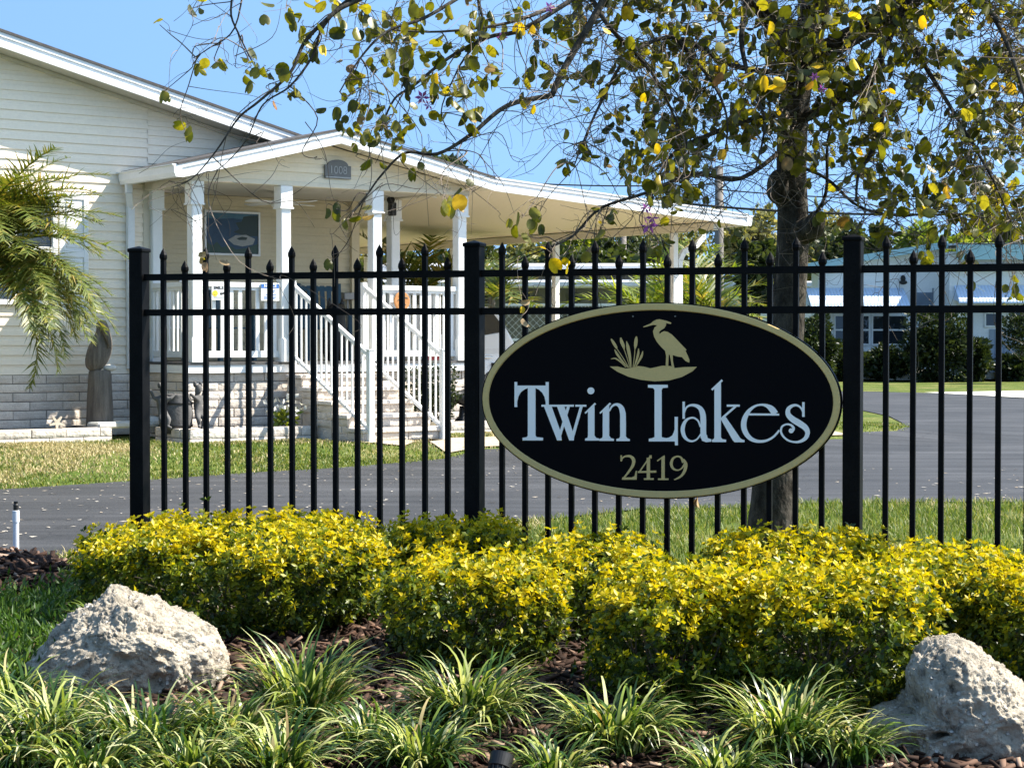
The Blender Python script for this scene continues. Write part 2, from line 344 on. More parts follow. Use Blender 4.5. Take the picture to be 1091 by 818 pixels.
def asphalt():
    m, nt, out = new_mat('asphalt'); b = nt.nodes.new('ShaderNodeBsdfPrincipled'); b.inputs['Roughness'].default_value = .78; b.inputs['Specular IOR Level'].default_value = .35
    tc = nt.nodes.new('ShaderNodeTexCoord'); v = tc.outputs['Object']
    n = nt.nodes.new('ShaderNodeTexNoise'); n.inputs['Scale'].default_value = .55; n.inputs['Detail'].default_value = 7; nt.links.new(v, n.inputs[0])
    c = ramp(nt, n.outputs[0], [(.3, (.020, .0205, .022)), (.7, (.042, .042, .044))])
    n2 = nt.nodes.new('ShaderNodeTexNoise'); n2.inputs['Scale'].default_value = 70; n2.inputs['Detail'].default_value = 4; nt.links.new(v, n2.inputs[0])
    mr = nt.nodes.new('ShaderNodeMapRange'); mr.inputs[1].default_value = .35; mr.inputs[2].default_value = .7; mr.inputs[3].default_value = .7; mr.inputs[4].default_value = 1.55; nt.links.new(n2.outputs[0], mr.inputs[0])
    mx = nt.nodes.new('ShaderNodeVectorMath'); mx.operation = 'SCALE'; nt.links.new(c, mx.inputs[0]); nt.links.new(mr.outputs[0], mx.inputs['Scale'])
    # long pale wear streaks along the road
    mp = nt.nodes.new('ShaderNodeMapping'); mp.inputs['Rotation'].default_value = (0, 0, -HYAW); mp.inputs['Scale'].default_value = (.25, 2.6, 1); nt.links.new(v, mp.inputs[0])
    n3 = nt.nodes.new('ShaderNodeTexNoise'); n3.inputs['Scale'].default_value = 1.2; n3.inputs['Detail'].default_value = 6; nt.links.new(mp.outputs[0], n3.inputs[0])
    mr3 = nt.nodes.new('ShaderNodeMapRange'); mr3.inputs[1].default_value = .4; mr3.inputs[2].default_value = .75; mr3.inputs[3].default_value = .8; mr3.inputs[4].default_value = 1.75; nt.links.new(n3.outputs[0], mr3.inputs[0])
    mx3 = nt.nodes.new('ShaderNodeVectorMath'); mx3.operation = 'SCALE'; nt.links.new(mx.outputs[0], mx3.inputs[0]); nt.links.new(mr3.outputs[0], mx3.inputs['Scale'])
    # hairline cracks
    vo = nt.nodes.new('ShaderNodeTexVoronoi'); vo.feature = 'DISTANCE_TO_EDGE'; vo.inputs['Scale'].default_value = .55
    nd = nt.nodes.new('ShaderNodeTexNoise'); nd.inputs['Scale'].default_value = 2.2; nd.inputs['Detail'].default_value = 5; nt.links.new(v, nd.inputs[0])
    ad = nt.nodes.new('ShaderNodeVectorMath'); ad.operation = 'MULTIPLY_ADD'; ad.inputs[1].default_value = (.8, .8, 0); nt.links.new(nd.outputs['Color'], ad.inputs[0]); nt.links.new(v, ad.inputs[2])
    nt.links.new(ad.outputs[0], vo.inputs['Vector'])
    mr4 = nt.nodes.new('ShaderNodeMapRange'); mr4.inputs[1].default_value = 0; mr4.inputs[2].default_value = .008; mr4.inputs[3].default_value = .55; mr4.inputs[4].default_value = 1; nt.links.new(vo.outputs['Distance'], mr4.inputs[0])
    mx4 = nt.nodes.new('ShaderNodeVectorMath'); mx4.operation = 'SCALE'; nt.links.new(mx3.outputs[0], mx4.inputs[0]); nt.links.new(mr4.outputs[0], mx4.inputs['Scale'])
    nt.links.new(mx4.outputs[0], b.inputs['Base Color'])
    bp = nt.nodes.new('ShaderNodeBump'); bp.inputs['Strength'].default_value = .5; bp.inputs['Distance'].default_value = .006; nt.links.new(n2.outputs[0], bp.inputs['Height']); nt.links.new(bp.outputs[0], b.inputs['Normal'])
    nt.links.new(b.outputs[0], out.inputs[0]); return m
M['asphalt'] = asphalt()
def lawn():
    m, nt, out = new_mat('lawn_soil'); b = nt.nodes.new('ShaderNodeBsdfPrincipled'); b.inputs['Roughness'].default_value = .95; b.inputs['Specular IOR Level'].default_value = .1
    tc = nt.nodes.new('ShaderNodeTexCoord'); v = tc.outputs['Object']
    n = nt.nodes.new('ShaderNodeTexNoise'); n.inputs['Scale'].default_value = .9; n.inputs['Detail'].default_value = 8; n.inputs['Roughness'].default_value = .65; nt.links.new(v, n.inputs[0])
    c = ramp(nt, n.outputs[0], [(.36, (.06, .095, .016)), (.54, (.11, .13, .03)), (.68, (.22, .185, .08))])
    n2 = nt.nodes.new('ShaderNodeTexNoise'); n2.inputs['Scale'].default_value = 26; n2.inputs['Detail'].default_value = 4; nt.links.new(v, n2.inputs[0])
    mr = nt.nodes.new('ShaderNodeMapRange'); mr.inputs[1].default_value = .3; mr.inputs[2].default_value = .7; mr.inputs[3].default_value = .55; mr.inputs[4].default_value = 1.4; nt.links.new(n2.outputs[0], mr.inputs[0])
    mx = nt.nodes.new('ShaderNodeVectorMath'); mx.operation = 'SCALE'; nt.links.new(c, mx.inputs[0]); nt.links.new(mr.outputs[0], mx.inputs['Scale'])
    nt.links.new(mx.outputs[0], b.inputs['Base Color'])
    bp = nt.nodes.new('ShaderNodeBump'); bp.inputs['Strength'].default_value = .9; bp.inputs['Distance'].default_value = .03; nt.links.new(n2.outputs[0], bp.inputs['Height']); nt.links.new(bp.outputs[0], b.inputs['Normal'])
    nt.links.new(b.outputs[0], out.inputs[0]); return m
M['lawn'] = lawn()
def rock_mat():
    m, nt, out = new_mat('shelly_limestone'); b = nt.nodes.new('ShaderNodeBsdfPrincipled'); b.inputs['Roughness'].default_value = .92; b.inputs['Specular IOR Level'].default_value = .2
    tc = nt.nodes.new('ShaderNodeTexCoord'); v = tc.outputs['Object']
    n = nt.nodes.new('ShaderNodeTexNoise'); n.inputs['Scale'].default_value = 5; n.inputs['Detail'].default_value = 9; n.inputs['Roughness'].default_value = .7; nt.links.new(v, n.inputs[0])
    c = ramp(nt, n.outputs[0], [(.3, (.20, .175, .135)), (.48, (.42, .365, .285)), (.72, (.58, .51, .40))])
    vo = nt.nodes.new('ShaderNodeTexVoronoi'); vo.inputs['Scale'].default_value = 38; nt.links.new(v, vo.inputs['Vector'])
    sp = nt.nodes.new('ShaderNodeMapRange'); sp.inputs[1].default_value = .28; sp.inputs[2].default_value = .36; sp.inputs[3].default_value = 1; sp.inputs[4].default_value = 0; nt.links.new(vo.outputs['Distance'], sp.inputs[0])
    ch = nt.nodes.new('ShaderNodeSeparateColor'); nt.links.new(vo.outputs['Color'], ch.inputs[0])
    gt = nt.nodes.new('ShaderNodeMath'); gt.operation = 'GREATER_THAN'; gt.inputs[1].default_value = .66; nt.links.new(ch.outputs[0], gt.inputs[0])
    ml = nt.nodes.new('ShaderNodeMath'); ml.operation = 'MULTIPLY'; nt.links.new(gt.outputs[0], ml.inputs[0]); nt.links.new(sp.outputs[0], ml.inputs[1])
    mx = nt.nodes.new('ShaderNodeMix'); mx.data_type = 'RGBA'; nt.links.new(ml.outputs[0], mx.inputs[0]); nt.links.new(c, mx.inputs[6]); mx.inputs[7].default_value = (.62, .575, .50, 1)
    # dark pits
    n2 = nt.nodes.new('ShaderNodeTexNoise'); n2.inputs['Scale'].default_value = 24; n2.inputs['Detail'].default_value = 6; n2.inputs['Roughness'].default_value = .7; nt.links.new(v, n2.inputs[0])
    pt = nt.nodes.new('ShaderNodeMapRange'); pt.inputs[1].default_value = .33; pt.inputs[2].default_value = .47; pt.inputs[3].default_value = .26; pt.inputs[4].default_value = 1; nt.links.new(n2.outputs[0], pt.inputs[0])
    sc = nt.nodes.new('ShaderNodeVectorMath'); sc.operation = 'SCALE'; nt.links.new(mx.outputs[2], sc.inputs[0]); nt.links.new(pt.outputs[0], sc.inputs['Scale'])
    nt.links.new(sc.outputs[0], b.inputs['Base Color'])
    ad = nt.nodes.new('ShaderNodeMath'); ad.operation = 'MULTIPLY_ADD'; ad.inputs[1].default_value = .35; nt.links.new(ml.outputs[0], ad.inputs[0]); nt.links.new(n2.outputs[0], ad.inputs[2])
    bp = nt.nodes.new('ShaderNodeBump'); bp.inputs['Strength'].default_value = 1.0; bp.inputs['Distance'].default_value = .03; nt.links.new(ad.outputs[0], bp.inputs['Height']); nt.links.new(bp.outputs[0], b.inputs['Normal'])
    nt.links.new(b.outputs[0], out.inputs[0]); return m
M['rock'] = rock_mat()
# ------------------------------------------------------------------ ground, road, paving
def soffit_panel():
    m, nt, out = new_mat('grooved_soffit'); b = nt.nodes.new('ShaderNodeBsdfPrincipled'); b.inputs['Roughness'].default_value = .5
    tc = nt.nodes.new('ShaderNodeTexCoord'); wv = nt.nodes.new('ShaderNodeTexWave'); wv.bands_direction = 'Y'; wv.inputs['Scale'].default_value = 2.6; wv.inputs['Distortion'].default_value = 0
    nt.links.new(tc.outputs['Object'], wv.inputs[0])
    c = ramp(nt, wv.outputs[1], [(.0, (.62, .54, .40)), (.12, (.80, .71, .56)), (1, (.82, .73, .58))]); nt.links.new(c, b.inputs['Base Color'])
    bp = nt.nodes.new('ShaderNodeBump'); bp.inputs['Strength'].default_value = .25; bp.inputs['Distance'].default_value = .01; nt.links.new(wv.outputs[1], bp.inputs['Height']); nt.links.new(bp.outputs[0], b.inputs['Normal'])
    nt.links.new(b.outputs[0], out.inputs[0]); return m
M['pan'] = soffit_panel()

def axis(lo, hi, f0, f1, fine):
    a = list(np.arange(f0, f1 + 1e-6, fine)); step = fine; x = f1
    while x < hi: step *= 1.35; x = min(hi, x + step); a.append(x)
    step = fine; x = f0
    while x > lo: step *= 1.35; x = max(lo, x - step); a.insert(0, x)
    return a
xs = axis(-700, 700, -14, 14, .3); ys = axis(-20, 1500, 3, 32, .3)
vs = [(x, y, gz(x, y) - .012) for y in ys for x in xs]; nx = len(xs)
fs = [(j*nx+i, j*nx+i+1, (j+1)*nx+i+1, (j+1)*nx+i) for j in range(len(ys)-1) for i in range(nx-1)]
me = bpy.data.meshes.new('ground'); me.from_pydata(vs, [], fs)
tag(finish(me, 'ground', M['lawn'], None, None, True), 'patchy green and straw coloured lawn ground', 'ground', kind='structure')

def sheet(name, pts, mat, off, label, cat, step=.5, x0=-16, x1=16, y0=3, y1=46):
    bm = bmesh.new(); bm.faces.new([bm.verts.new((p[0], p[1], 0)) for p in pts])
    for ax, lo, hi in ((0, x0, x1), (1, y0, y1)):
        c = lo
        while c < hi:
            n = Vector((1, 0, 0)) if ax == 0 else Vector((0, 1, 0)); co = n * c
            bmesh.ops.bisect_plane(bm, geom=bm.verts[:] + bm.edges[:] + bm.faces[:], plane_co=co, plane_no=n); c += step
    for v in bm.verts: v.co.z = gz(v.co.x, v.co.y) + off
    bmesh.ops.triangulate(bm, faces=bm.faces[:])
    bmesh.ops.recalc_face_normals(bm, faces=bm.faces)
    me = bpy.data.meshes.new(name); bm.to_mesh(me); bm.free()
    if me.polygons and me.polygons[0].normal.z < 0: me.flip_normals()
    return tag(finish(me, name, mat, None, None, True), label, cat, kind='structure')
gp = lambda px, py: gnd(px, py)
ROAD = [hw(-26, -10.6), hw(-5.2, -10.35), gp(0, 600), gp(90, 588), hw(-2.2, -10.05), gp(564, 555), gp(680, 542), gp(794, 540), gp(839, 536), gp(925, 534), gp(1091, 534.5), Vector((9, 15.6, 0)), Vector((30, 16.5, 0)),
        Vector((34, 46, 0)), gp(1091, 424.5), gp(990, 418.5), gp(921, 417), Vector((2, 51.5, 0)), Vector((1.6, 40, 0)), gp(896, 433.6), gp(919, 437), gp(947, 443), gp(961, 450), gp(965, 455), gp(955, 459), gp(921, 467), gp(898, 470.5),
        hw(6, -3.75), gp(514, 486), gp(473, 490), gp(361, 498), gp(269, 503), gp(141, 512), gp(0, 521), hw(-8, -5.2), hw(-26, -6)]
sheet('road', ROAD, M['asphalt'], 0.0, 'worn grey asphalt road between the fence and the house', 'road')
sheet('driveway', [hw(5.2, -3.72), hw(9.1, -3.78), hw(9.25, 9.5), hw(4.6, 9.5), hw(4.6, -.9), hw(5.0, -1.6)], M['concrete'], .006, 'pale concrete driveway under the carport', 'driveway')
sheet('path', [hw(2.15, -2.86), hw(3.55, -2.86), hw(4.3, -2.9), hw(5.19, -2.7), hw(5.19, -3.70), gp(514, 485), gp(476, 488.5), gp(452, 481), hw(2.5, -3.35)], M['concrete'], .006, 'sandy concrete walk from the porch steps to the driveway', 'path')
sheet('sidewalk', [gp(985, 418.3), gp(1091, 424), Vector((22, 44.5, 0)), Vector((22, 50, 0)), gp(1091, 416.5)], M['white_concrete'], .010, 'bleached concrete apron along the far side of the road', 'sidewalk')

# shallow mulch bed at the front (sheet follows the ground)
BED = [(-5.2, 4.2), (5, 4.2), (5, 8.45), (2.4, 8.75), (1.2, 9.1), (-.5, 9.6), (-1.9, 10.0), (-2.35, 9.5), (-2.3, 8.6), (-2.9, 7.6), (-5.2, 7.0)]
sheet('mulch_bed', [Vector((x, y, 0)) for x, y in BED], M['soil'], 0.0, 'dark bark mulch planting bed in front of the fence', 'ground', .4)

# ------------------------------------------------------------------ lawns (blades), litter, mulch chips
def in_poly(x, y, poly):
    c = False; n = len(poly)
    for i in range(n):
        x1, y1 = poly[i][0], poly[i][1]; x2, y2 = poly[i-1][0], poly[i-1][1]
        if (y1 > y) != (y2 > y) and x < (x2-x1)*(y-y1)/(y2-y1)+x1: c = not c
    return c
def in_view(x, y, m=25):
    if y < 1: return False
    px, py = proj((x, y, 0)); return -m < px < 1091 + m and py < 818 + m
def blades(name, pts, h, wd, mat, label, straw=.12):
    V = []; Fs = []; mi = []
    for (x, y) in pts:
        z = gz(x, y) - .01; a = random.uniform(0, 6.28); hh = h * random.uniform(.45, 1.25); l = random.uniform(.1, .9) * hh
        dx, dy = math.cos(a), math.sin(a); b = random.uniform(0, 6.28); ex, ey = math.cos(b) * wd / 2, math.sin(b) * wd / 2; o = len(V)
        mi.append(int(noise.noise(Vector((x*.8, y*.8, 4.5))) + .35*noise.noise(Vector((x*4, y*4, 1))) + random.gauss(0, .16) > straw)); V += [(x-ex, y-ey, z), (x+ex, y+ey, z), (x+dx*l*.35+ex*.8, y+dy*l*.35+ey*.8, z+hh*.6), (x+dx*l*.35-ex*.8, y+dy*l*.35-ey*.8, z+hh*.6), (x+dx*l, y+dy*l, z+hh)]
        Fs += [(o, o+1, o+2), (o, o+2, o+3), (o+3, o+2, o+4)]
    return tag(np_mesh(name, V, Fs, [mat, M['straw_blade']], np.repeat(mi, 3)), label, 'grass', kind='stuff')
pts = []
while len(pts) < 46000:
    y = 8.8 + 7.2 * random.random() ** 1.0; x = random.uniform(-3.2, 4.8)
    if not in_view(x, y): continue
    d = hl((x, y, 0)).y
    if in_poly(x + random.gauss(0, .05), y + random.gauss(0, .07), ROAD) or in_poly(x, y, BED): continue
    if noise.noise(Vector((x*.9, y*.9, 3))) < -.25 and random.random() < .6: continue
    pts.append((x, y))
blades('near_lawn_grass', pts, .055, .007, M['lawn_blade'], 'short lawn grass between the fence and the road', .36)
HOUSE_FREE = lambda q: (q.y < -1.0 and not (2.0 < q.x < 3.6 and q.y > -2.9) and not (.4 < q.x < 2.3 and q.y > -2.1)) or q.x > 9.7
WALK = [hw(2.15, -2.86), hw(3.55, -2.86), hw(4.3, -2.9), hw(5.19, -2.7), hw(5.19, -3.70), gp(514, 485), gp(476, 488.5), gp(452, 481), hw(2.5, -3.35)]
pts = []
while len(pts) < 52000:
    if random.random() < .8: q = Vector((random.uniform(-4.6, 5.1), random.uniform(-5.2, -1.0), 0))
    else: q = Vector((random.uniform(9.4, 14), random.uniform(-4, 2), 0))
    p = hw(q.x, q.y)
    if not in_view(p.x, p.y) or not HOUSE_FREE(q) or in_poly(p.x + random.gauss(0, .05), p.y + random.gauss(0, .09), ROAD) or in_poly(p.x + random.gauss(0, .04), p.y, WALK): continue
    if noise.noise(Vector((p.x*.7, p.y*.7, 9))) < -.12 and random.random() < .72: continue
    pts.append((p.x, p.y))
blades('house_lawn_grass', pts, .032, .012, M['lawn_blade'], 'patchy lawn grass between the road and the white house', .20)
# pale litter flecks lying on the asphalt
V = []; Fs = []
for k in range(1500):
    y = random.uniform(10.5, 20); x = random.uniform(-5, 6)
    if not in_poly(x, y, ROAD) or not in_view(x, y): continue
    e = abs(hl((x, y, 0)).y + 7.4) / 2.6
    if random.random() > .25 + .75 * e and x > -1: continue
    z = gz(x, y) + .005; a = random.uniform(0, 6.28); r = random.uniform(.006, .022); o = len(V)
    for t in (0, 1.7, 3.1, 4.6): V.append((x+math.cos(a+t)*r*(1.6 if t in (0, 3.1) else .7), y+math.sin(a+t)*r*(1.6 if t in (0, 3.1) else .7), z+random.uniform(0, .006)))
    Fs.append((o, o+1, o+2, o+3))
tag(np_mesh('fallen_petals', V, Fs, M['petal_litter']), 'pale fallen petals and leaf litter scattered on the asphalt', 'leaf litter', kind='stuff')
def chips(name, pts, label, s=1.0, lift=.02):
    V = []; Fs = []
    for x, y, z in pts:
        a = random.uniform(0, 6.28); L = random.uniform(.015, .055) * s; W = random.uniform(.006, .016) * s; T = random.uniform(.002, .006) * s
        Mx = Matrix.Translation((x, y, z + random.uniform(.002, lift))) @ Matrix.Rotation(a, 4, 'Z') @ Matrix.Rotation(random.gauss(0, .35), 4, 'Y') @ Matrix.Rotation(random.gauss(0, .4), 4, 'X'); o = len(V)
        for c in ((-L,-W,-T),(L,-W*.6,-T),(L*.9,W,-T),(-L,W*.7,-T),(-L,-W,T),(L,-W*.6,T),(L*.9,W,T),(-L,W*.7,T)): V.append(tuple(Mx @ Vector(c)))
        Fs += [(o,o+3,o+2,o+1),(o+4,o+5,o+6,o+7),(o,o+1,o+5,o+4),(o+1,o+2,o+6,o+5),(o+2,o+3,o+7,o+6),(o+3,o,o+4,o+7)]
    return tag(np_mesh(name, V, Fs, M['mulch']), label, 'mulch', kind='stuff')
pts = []
while len(pts) < 9000:
    x = random.uniform(-2.9, 3.2); y = random.uniform(5.6, 9.4)
    if in_view(x, y, 10) and in_poly(x, y, BED): pts.append((x, y, gz(x, y)))
chips('bark_mulch', pts, 'reddish brown bark mulch chips covering the planting bed')

# mulch mound at the left edge, heaped round the riser pipe
MC = gp(-22, 622)
def mound(x, y): 
    d = math.hypot((x - MC.x) / .62, (y - MC.y) / .62); return .15 * max(0, 1 - d * d)
g = [-1 + i / 14 for i in range(29)]
vs = [(MC.x + .64*u, MC.y + .64*v, gz(MC.x, MC.y) - .01 + mound(MC.x + .64*u, MC.y + .64*v) + .012 * noise.noise(Vector((u*6, v*6, 0)))) for v in g for u in g]
n = len(g); mb = MB(); mb.add(vs, [(j*n+i, j*n+i+1, (j+1)*n+i+1, (j+1)*n+i) for j in range(n-1) for i in range(n-1)])
heap = mb.build('mulch_heap', M['soil'], None, True, False); tag(heap, 'low heap of dark shredded bark around the white riser pipe', 'mulch heap')
V = []
while len(V) < 1500:
    u, v = random.uniform(-.62, .62), random.uniform(-.62, .62); h = mound(MC.x+u, MC.y+v)
    if h > .01: V.append((MC.x+u, MC.y+v, gz(MC.x, MC.y) + h - .005))
ch = chips('bark_strips', V, None, 1.25, .03); del ch['category']; ch.parent = heap; ch['kind'] = 'stuff'

# ------------------------------------------------------------------ the white house
HR = empty('house', HO, HYAW)
tag(HR, 'single storey cream sided house with gabled front porch and attached carport', 'house')
hb = lambda mb, name, mat, parent=None, smooth=False: mb.build(name, mat, parent or HR, smooth)
C_H = .112
def siding(mb, zlo, zhi, xl, xr, y, flip=1, c=C_H):
    """lap siding courses; xl(z), xr(z) give the ends of a course at height z"""
    n = int(math.ceil((zhi - zlo) / c))
    for k in range(n):
        a, b = zlo + k*c, min(zhi, zlo + (k+1)*c)
        if xr(a) - xl(a) < .02: continue
        m_ = a + (b - a) * .55
        rows = [(a, .014), (a + .004, .016), (m_, .011), (m_ + .006, .004), (b, .001)]
        vs = []
        for z, o in rows: 
            l, r_ = xl(z), max(xr(z), xl(z) + .001); vs += [(l, y - o, z), (r_, y - o, z)]
        vs += [(xl(a), y + .01, a), (max(xr(a), xl(a)+.001), y + .01, a)]
        fs = [(2*i, 2*i+1, 2*i+3, 2*i+2) for i in range(4)] + [(10, 11, 1, 0)]
        mb.add(vs, fs)
    # end trims stay open; a backing sheet closes the wall
    zz = [zlo + (zhi - zlo) * i / 12 for i in range(13)]
    vs = []
    for z in zz: vs += [(xl(z), y + .012, z), (max(xr(z), xl(z)+.001), y + .012, z)]
    mb.add(vs, [(2*i, 2*i+1, 2*i+3, 2*i+2) for i in range(12)])
RS = .241; RZ0 = 4.376                      # soffit line of the big gable
RIDGE = -3.0
zs = lambda x: RZ0 - RS * x if x > RIDGE else RZ0 - RS * (2*RIDGE - x)
xr_g = lambda z: (RZ0 - z) / RS
xl_g = lambda z: 2*RIDGE - (RZ0 - z) / RS
mb = MB()
siding(mb, .92, zs(RIDGE), lambda z: max(-10.4, xl_g(z)), lambda z: min(1.05, xr_g(z)), 0)
siding(mb, 3.2, zs(1.05), lambda z: 1.05, lambda z: min(4.46, xr_g(z)), 0)
hb(mb, 'gable_wall', M['siding'])
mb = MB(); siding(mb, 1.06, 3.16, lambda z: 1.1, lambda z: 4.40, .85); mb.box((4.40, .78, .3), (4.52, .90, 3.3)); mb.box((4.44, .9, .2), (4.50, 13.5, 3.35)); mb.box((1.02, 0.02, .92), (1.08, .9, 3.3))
hb(mb, 'porch_back_wall', M['siding_porch_shaded'])
mb = MB(); mb.box((.985, -.022, .92), (1.075, .03, 3.16)); hb(mb, 'corner_board', M['soffit'])
# house body behind, out of sight of the front
mb = MB(); mb.box((-10.4, .02, .2), (-10.3, 13.5, 3.0)); mb.box((-10.4, 13.4, .2), (4.46, 13.5, 3.3)); hb(mb, 'side_wall', M['siding'])

# roof of the big gable: slab, soffit, stepped fascia
def slope_slab(mb, x0, z0, x1, z1, y0, y1, t, mi=0):
    mb.add([(x0,y0,z0),(x1,y0,z1),(x1,y1,z1),(x0,y1,z0),(x0,y0,z0+t),(x1,y0,z1+t),(x1,y1,z1+t),(x0,y1,z0+t)],
           [(0,3,2,1),(4,5,6,7),(0,1,5,4),(1,2,6,5),(2,3,7,6),(3,0,4,7)], mi)
def rake_fascia(mb, x0, z0, x1, z1, y, h):
    """stepped metal fascia whose lower edge runs (x0,z0)-(x1,z1); faces -y"""
    for a, b, o in ((0, .34, .022), (.34, .40, .012), (.40, .70, .004), (.70, 1.0, .020)):
        slope_slab(mb, x0, z0 + a*h, x1, z1 + a*h, y - o, y + .02, (b - a) * h)
OVH = .40; ef = 4.95
mb = MB()
slope_slab(mb, RIDGE, zs(RIDGE) + .15, ef, zs(ef) + .15, -OVH - .035, 13.8, .03)
slope_slab(mb, -11, zs(-11) + .15, RIDGE, zs(RIDGE) + .15, -OVH - .035, 13.8, .03)
hb(mb, 'roof', M['shingle'])
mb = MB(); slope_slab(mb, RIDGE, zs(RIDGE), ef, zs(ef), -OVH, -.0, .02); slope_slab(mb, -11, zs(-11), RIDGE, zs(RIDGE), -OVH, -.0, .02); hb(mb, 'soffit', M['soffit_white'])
mb = MB(); rake_fascia(mb, RIDGE, zs(RIDGE) - .02, ef, zs(ef) - .02, -OVH, .172); rake_fascia(mb, -11, zs(-11) - .02, RIDGE, zs(RIDGE) - .02, -OVH, .172); hb(mb, 'rake_fascia', M['white_metal'])
mb = MB(); slope_slab(mb, -2.9, zs(-2.9) - .045, 2.9, zs(2.9) - .045, -.045, -.016, .04); hb(mb, 'rake_trim', M['soffit'])

# block skirting: separate rough-faced blocks, joints set back
def blockwall(mb, L, z0, z1, fn, bh=.1025, bl=.406, seed=0, depth=.05, back=True):
    rr = random.Random(seed); n = int(round((z1 - z0) / bh)); bh = (z1 - z0) / n
    for k in range(n):
        off = (k % 2) * bl / 2; x = -off
        while x < L:
            a, b = max(0, x), min(L, x + bl)
            if b - a > .03:
                j = .004; o = rr.uniform(-.006, .006); a2, b2, za, zb = a + j, b - j, z0 + k*bh + j, z0 + (k+1)*bh - j
                nx_ = max(2, int((b2 - a2) / .035)); nz_ = 4; vs = []; 
                for iz in range(nz_+1):
                    for ix in range(nx_+1):
                        u = a2 + (b2-a2)*ix/nx_; v = za + (zb-za)*iz/nz_
                        e = 0 if (ix in (0, nx_) or iz in (0, nz_)) else .006 + .0042 * noise.noise(Vector((u*13 + seed, v*16, k*3.1 + seed)))
                        vs.append(fn(u, -o - e, v))
                fs = [(iz*(nx_+1)+ix, iz*(nx_+1)+ix+1, (iz+1)*(nx_+1)+ix+1, (iz+1)*(nx_+1)+ix) for iz in range(nz_) for ix in range(nx_)]
                o2 = len(vs); vs += [fn(a2, depth, za), fn(b2, depth, za), fn(b2, depth, zb), fn(a2, depth, zb)]
                w_ = nx_ + 1; bl_, br_, tr_, tl_ = 0, nx_, nz_*w_ + nx_, nz_*w_
                fs += [(bl_, o2, o2+1, br_), (br_, o2+1, o2+2, tr_), (tr_, o2+2, o2+3, tl_), (tl_, o2+3, o2, bl_)]
                mb.add(vs, fs, 0)
            x += bl
    if back: mb.add([fn(0, .012, z0), fn(L, .012, z0), fn(L, .012, z1 - .004), fn(0, .012, z1 - .004)], [(0, 1, 2, 3)], 1)
mb = MB(); blockwall(mb, 11.45, .20, .918, lambda u, o, v: (-10.4 + u, -.03 + o, v), seed=3); hb(mb, 'block_skirting', [M['block'], M['mortar']])
mb = MB(); blockwall(mb, 3.95, .115, .935, lambda u, o, v: (.99 + u, -1.12 + o, v), seed=5); blockwall(mb, 1.08, .115, .935, lambda u, o, v: (.99 + o, -.04 - u, v), seed=6)
hb(mb, 'porch_foundation', [M['block'], M['mortar']])

# window and shutter on the gable wall
mb = MB()
wx0, wx1, wz0, wz1 = -1.55, -.115, 1.72, 3.03
for a, b in (((wx0, wz0), (wx0+.06, wz1)), ((wx1-.06, wz0), (wx1, wz1)), ((wx0+.06, wz1-.06), (wx1-.06, wz1)), ((wx0+.06, wz0), (wx1-.06, wz0+.06)), ((wx0+.06, 2.33), (wx1-.06, 2.39))):
    mb.box((a[0], -.06, a[1]), (b[0], -.002, b[1]), bev=.006)
for k in range(1, 3): 
    xx = wx0 + .06 + k * (wx1 - wx0 - .12) / 3; mb.box((xx - .012, -.04, wz0 + .06), (xx + .012, -.022, 2.33)); mb.box((xx - .012, -.04, 2.39), (xx + .012, -.022, wz1 - .06))
wf = hb(mb, 'window', M['white'])
mb = MB(); mb.box((wx0 + .05, -.020, wz0 + .05), (wx1 - .05, -.0175, wz1 - .05)); hb(mb, 'pane', M['glass'], wf)
def shutter(x0, x1):
    mb = MB(); z0, z1 = 1.66, 3.03
    mb.box((x0, -.045, z0), (x0 + .06, -.015, z1), bev=.005); mb.box((x1 - .06, -.045, z0), (x1, -.015, z1), bev=.005)
    for a, b in ((z0, z0 + .08), (2.28, 2.37), (z1 - .08, z1)): mb.box((x0 + .06, -.045, a), (x1 - .06, -.015, b), bev=.005)
    for a, b in ((z0 + .08, 2.28), (2.37, z1 - .08)): mb.box((x0 + .062, -.030, a + .002), (x1 - .062, -.016, b - .002)); mb.box((x0 + .085, -.040, a + .025), (x1 - .085, -.030, b - .025), bev=.008)
    return hb(mb, 'shutter', M['white'])
shutter(-.085, .275); shutter(-1.94, -1.58)

# porch roof + carport roof share one front fascia plane
YF = -1.45; PT = [(.76, 3.145), (2.859, 3.655), (5.12, 3.197), (9.47, 2.911)]    # lower edge of the fascia
mb = MB(); T = .155
slope_slab(mb, .70, 3.145 - .06*.243 + T, 2.859, 3.655 + T, YF - .03, -.001, .025)
slope_slab(mb, 2.859, 3.655 + T, 5.12, 3.197 + T, YF - .03, .42, .025)
hb(mb, 'porch_roof', M['shingle'])
mb = MB(); slope_slab(mb, 5.12, 3.197 + T - .002, 9.47, 2.911 + T - .002, YF - .03, 9.3, .02); slope_slab(mb, 4.52, 3.236 + T, 5.12, 3.197 + T, .43, 9.3, .02); hb(mb, 'carport_roof', M['roof_white'])
mb = MB(); slope_slab(mb, .78, 3.165, 2.859, 3.67, YF + .02, -1.17, .02); slope_slab(mb, 2.859, 3.67, 5.11, 3.212, YF + .02, -1.17, .02)
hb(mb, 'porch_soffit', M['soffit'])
mb = MB(); slope_slab(mb, 4.52, 3.333, 5.12, 3.214, -1.165, .42, .02); slope_slab(mb, 5.12, 3.214, 9.44, 2.93, YF + .02, 9.25, .03); slope_slab(mb, 4.52, 3.2534, 5.12, 3.214, .43, 9.25, .03)
hb(mb, 'carport_ceiling', M['pan'])
mb = MB()
for (a, b) in ((0, 1), (1, 2), (2, 3)): rake_fascia(mb, PT[a][0], PT[a][1], PT[b][0], PT[b][1], YF, .158)
hb(mb, 'front_fascia', M['white_metal'])
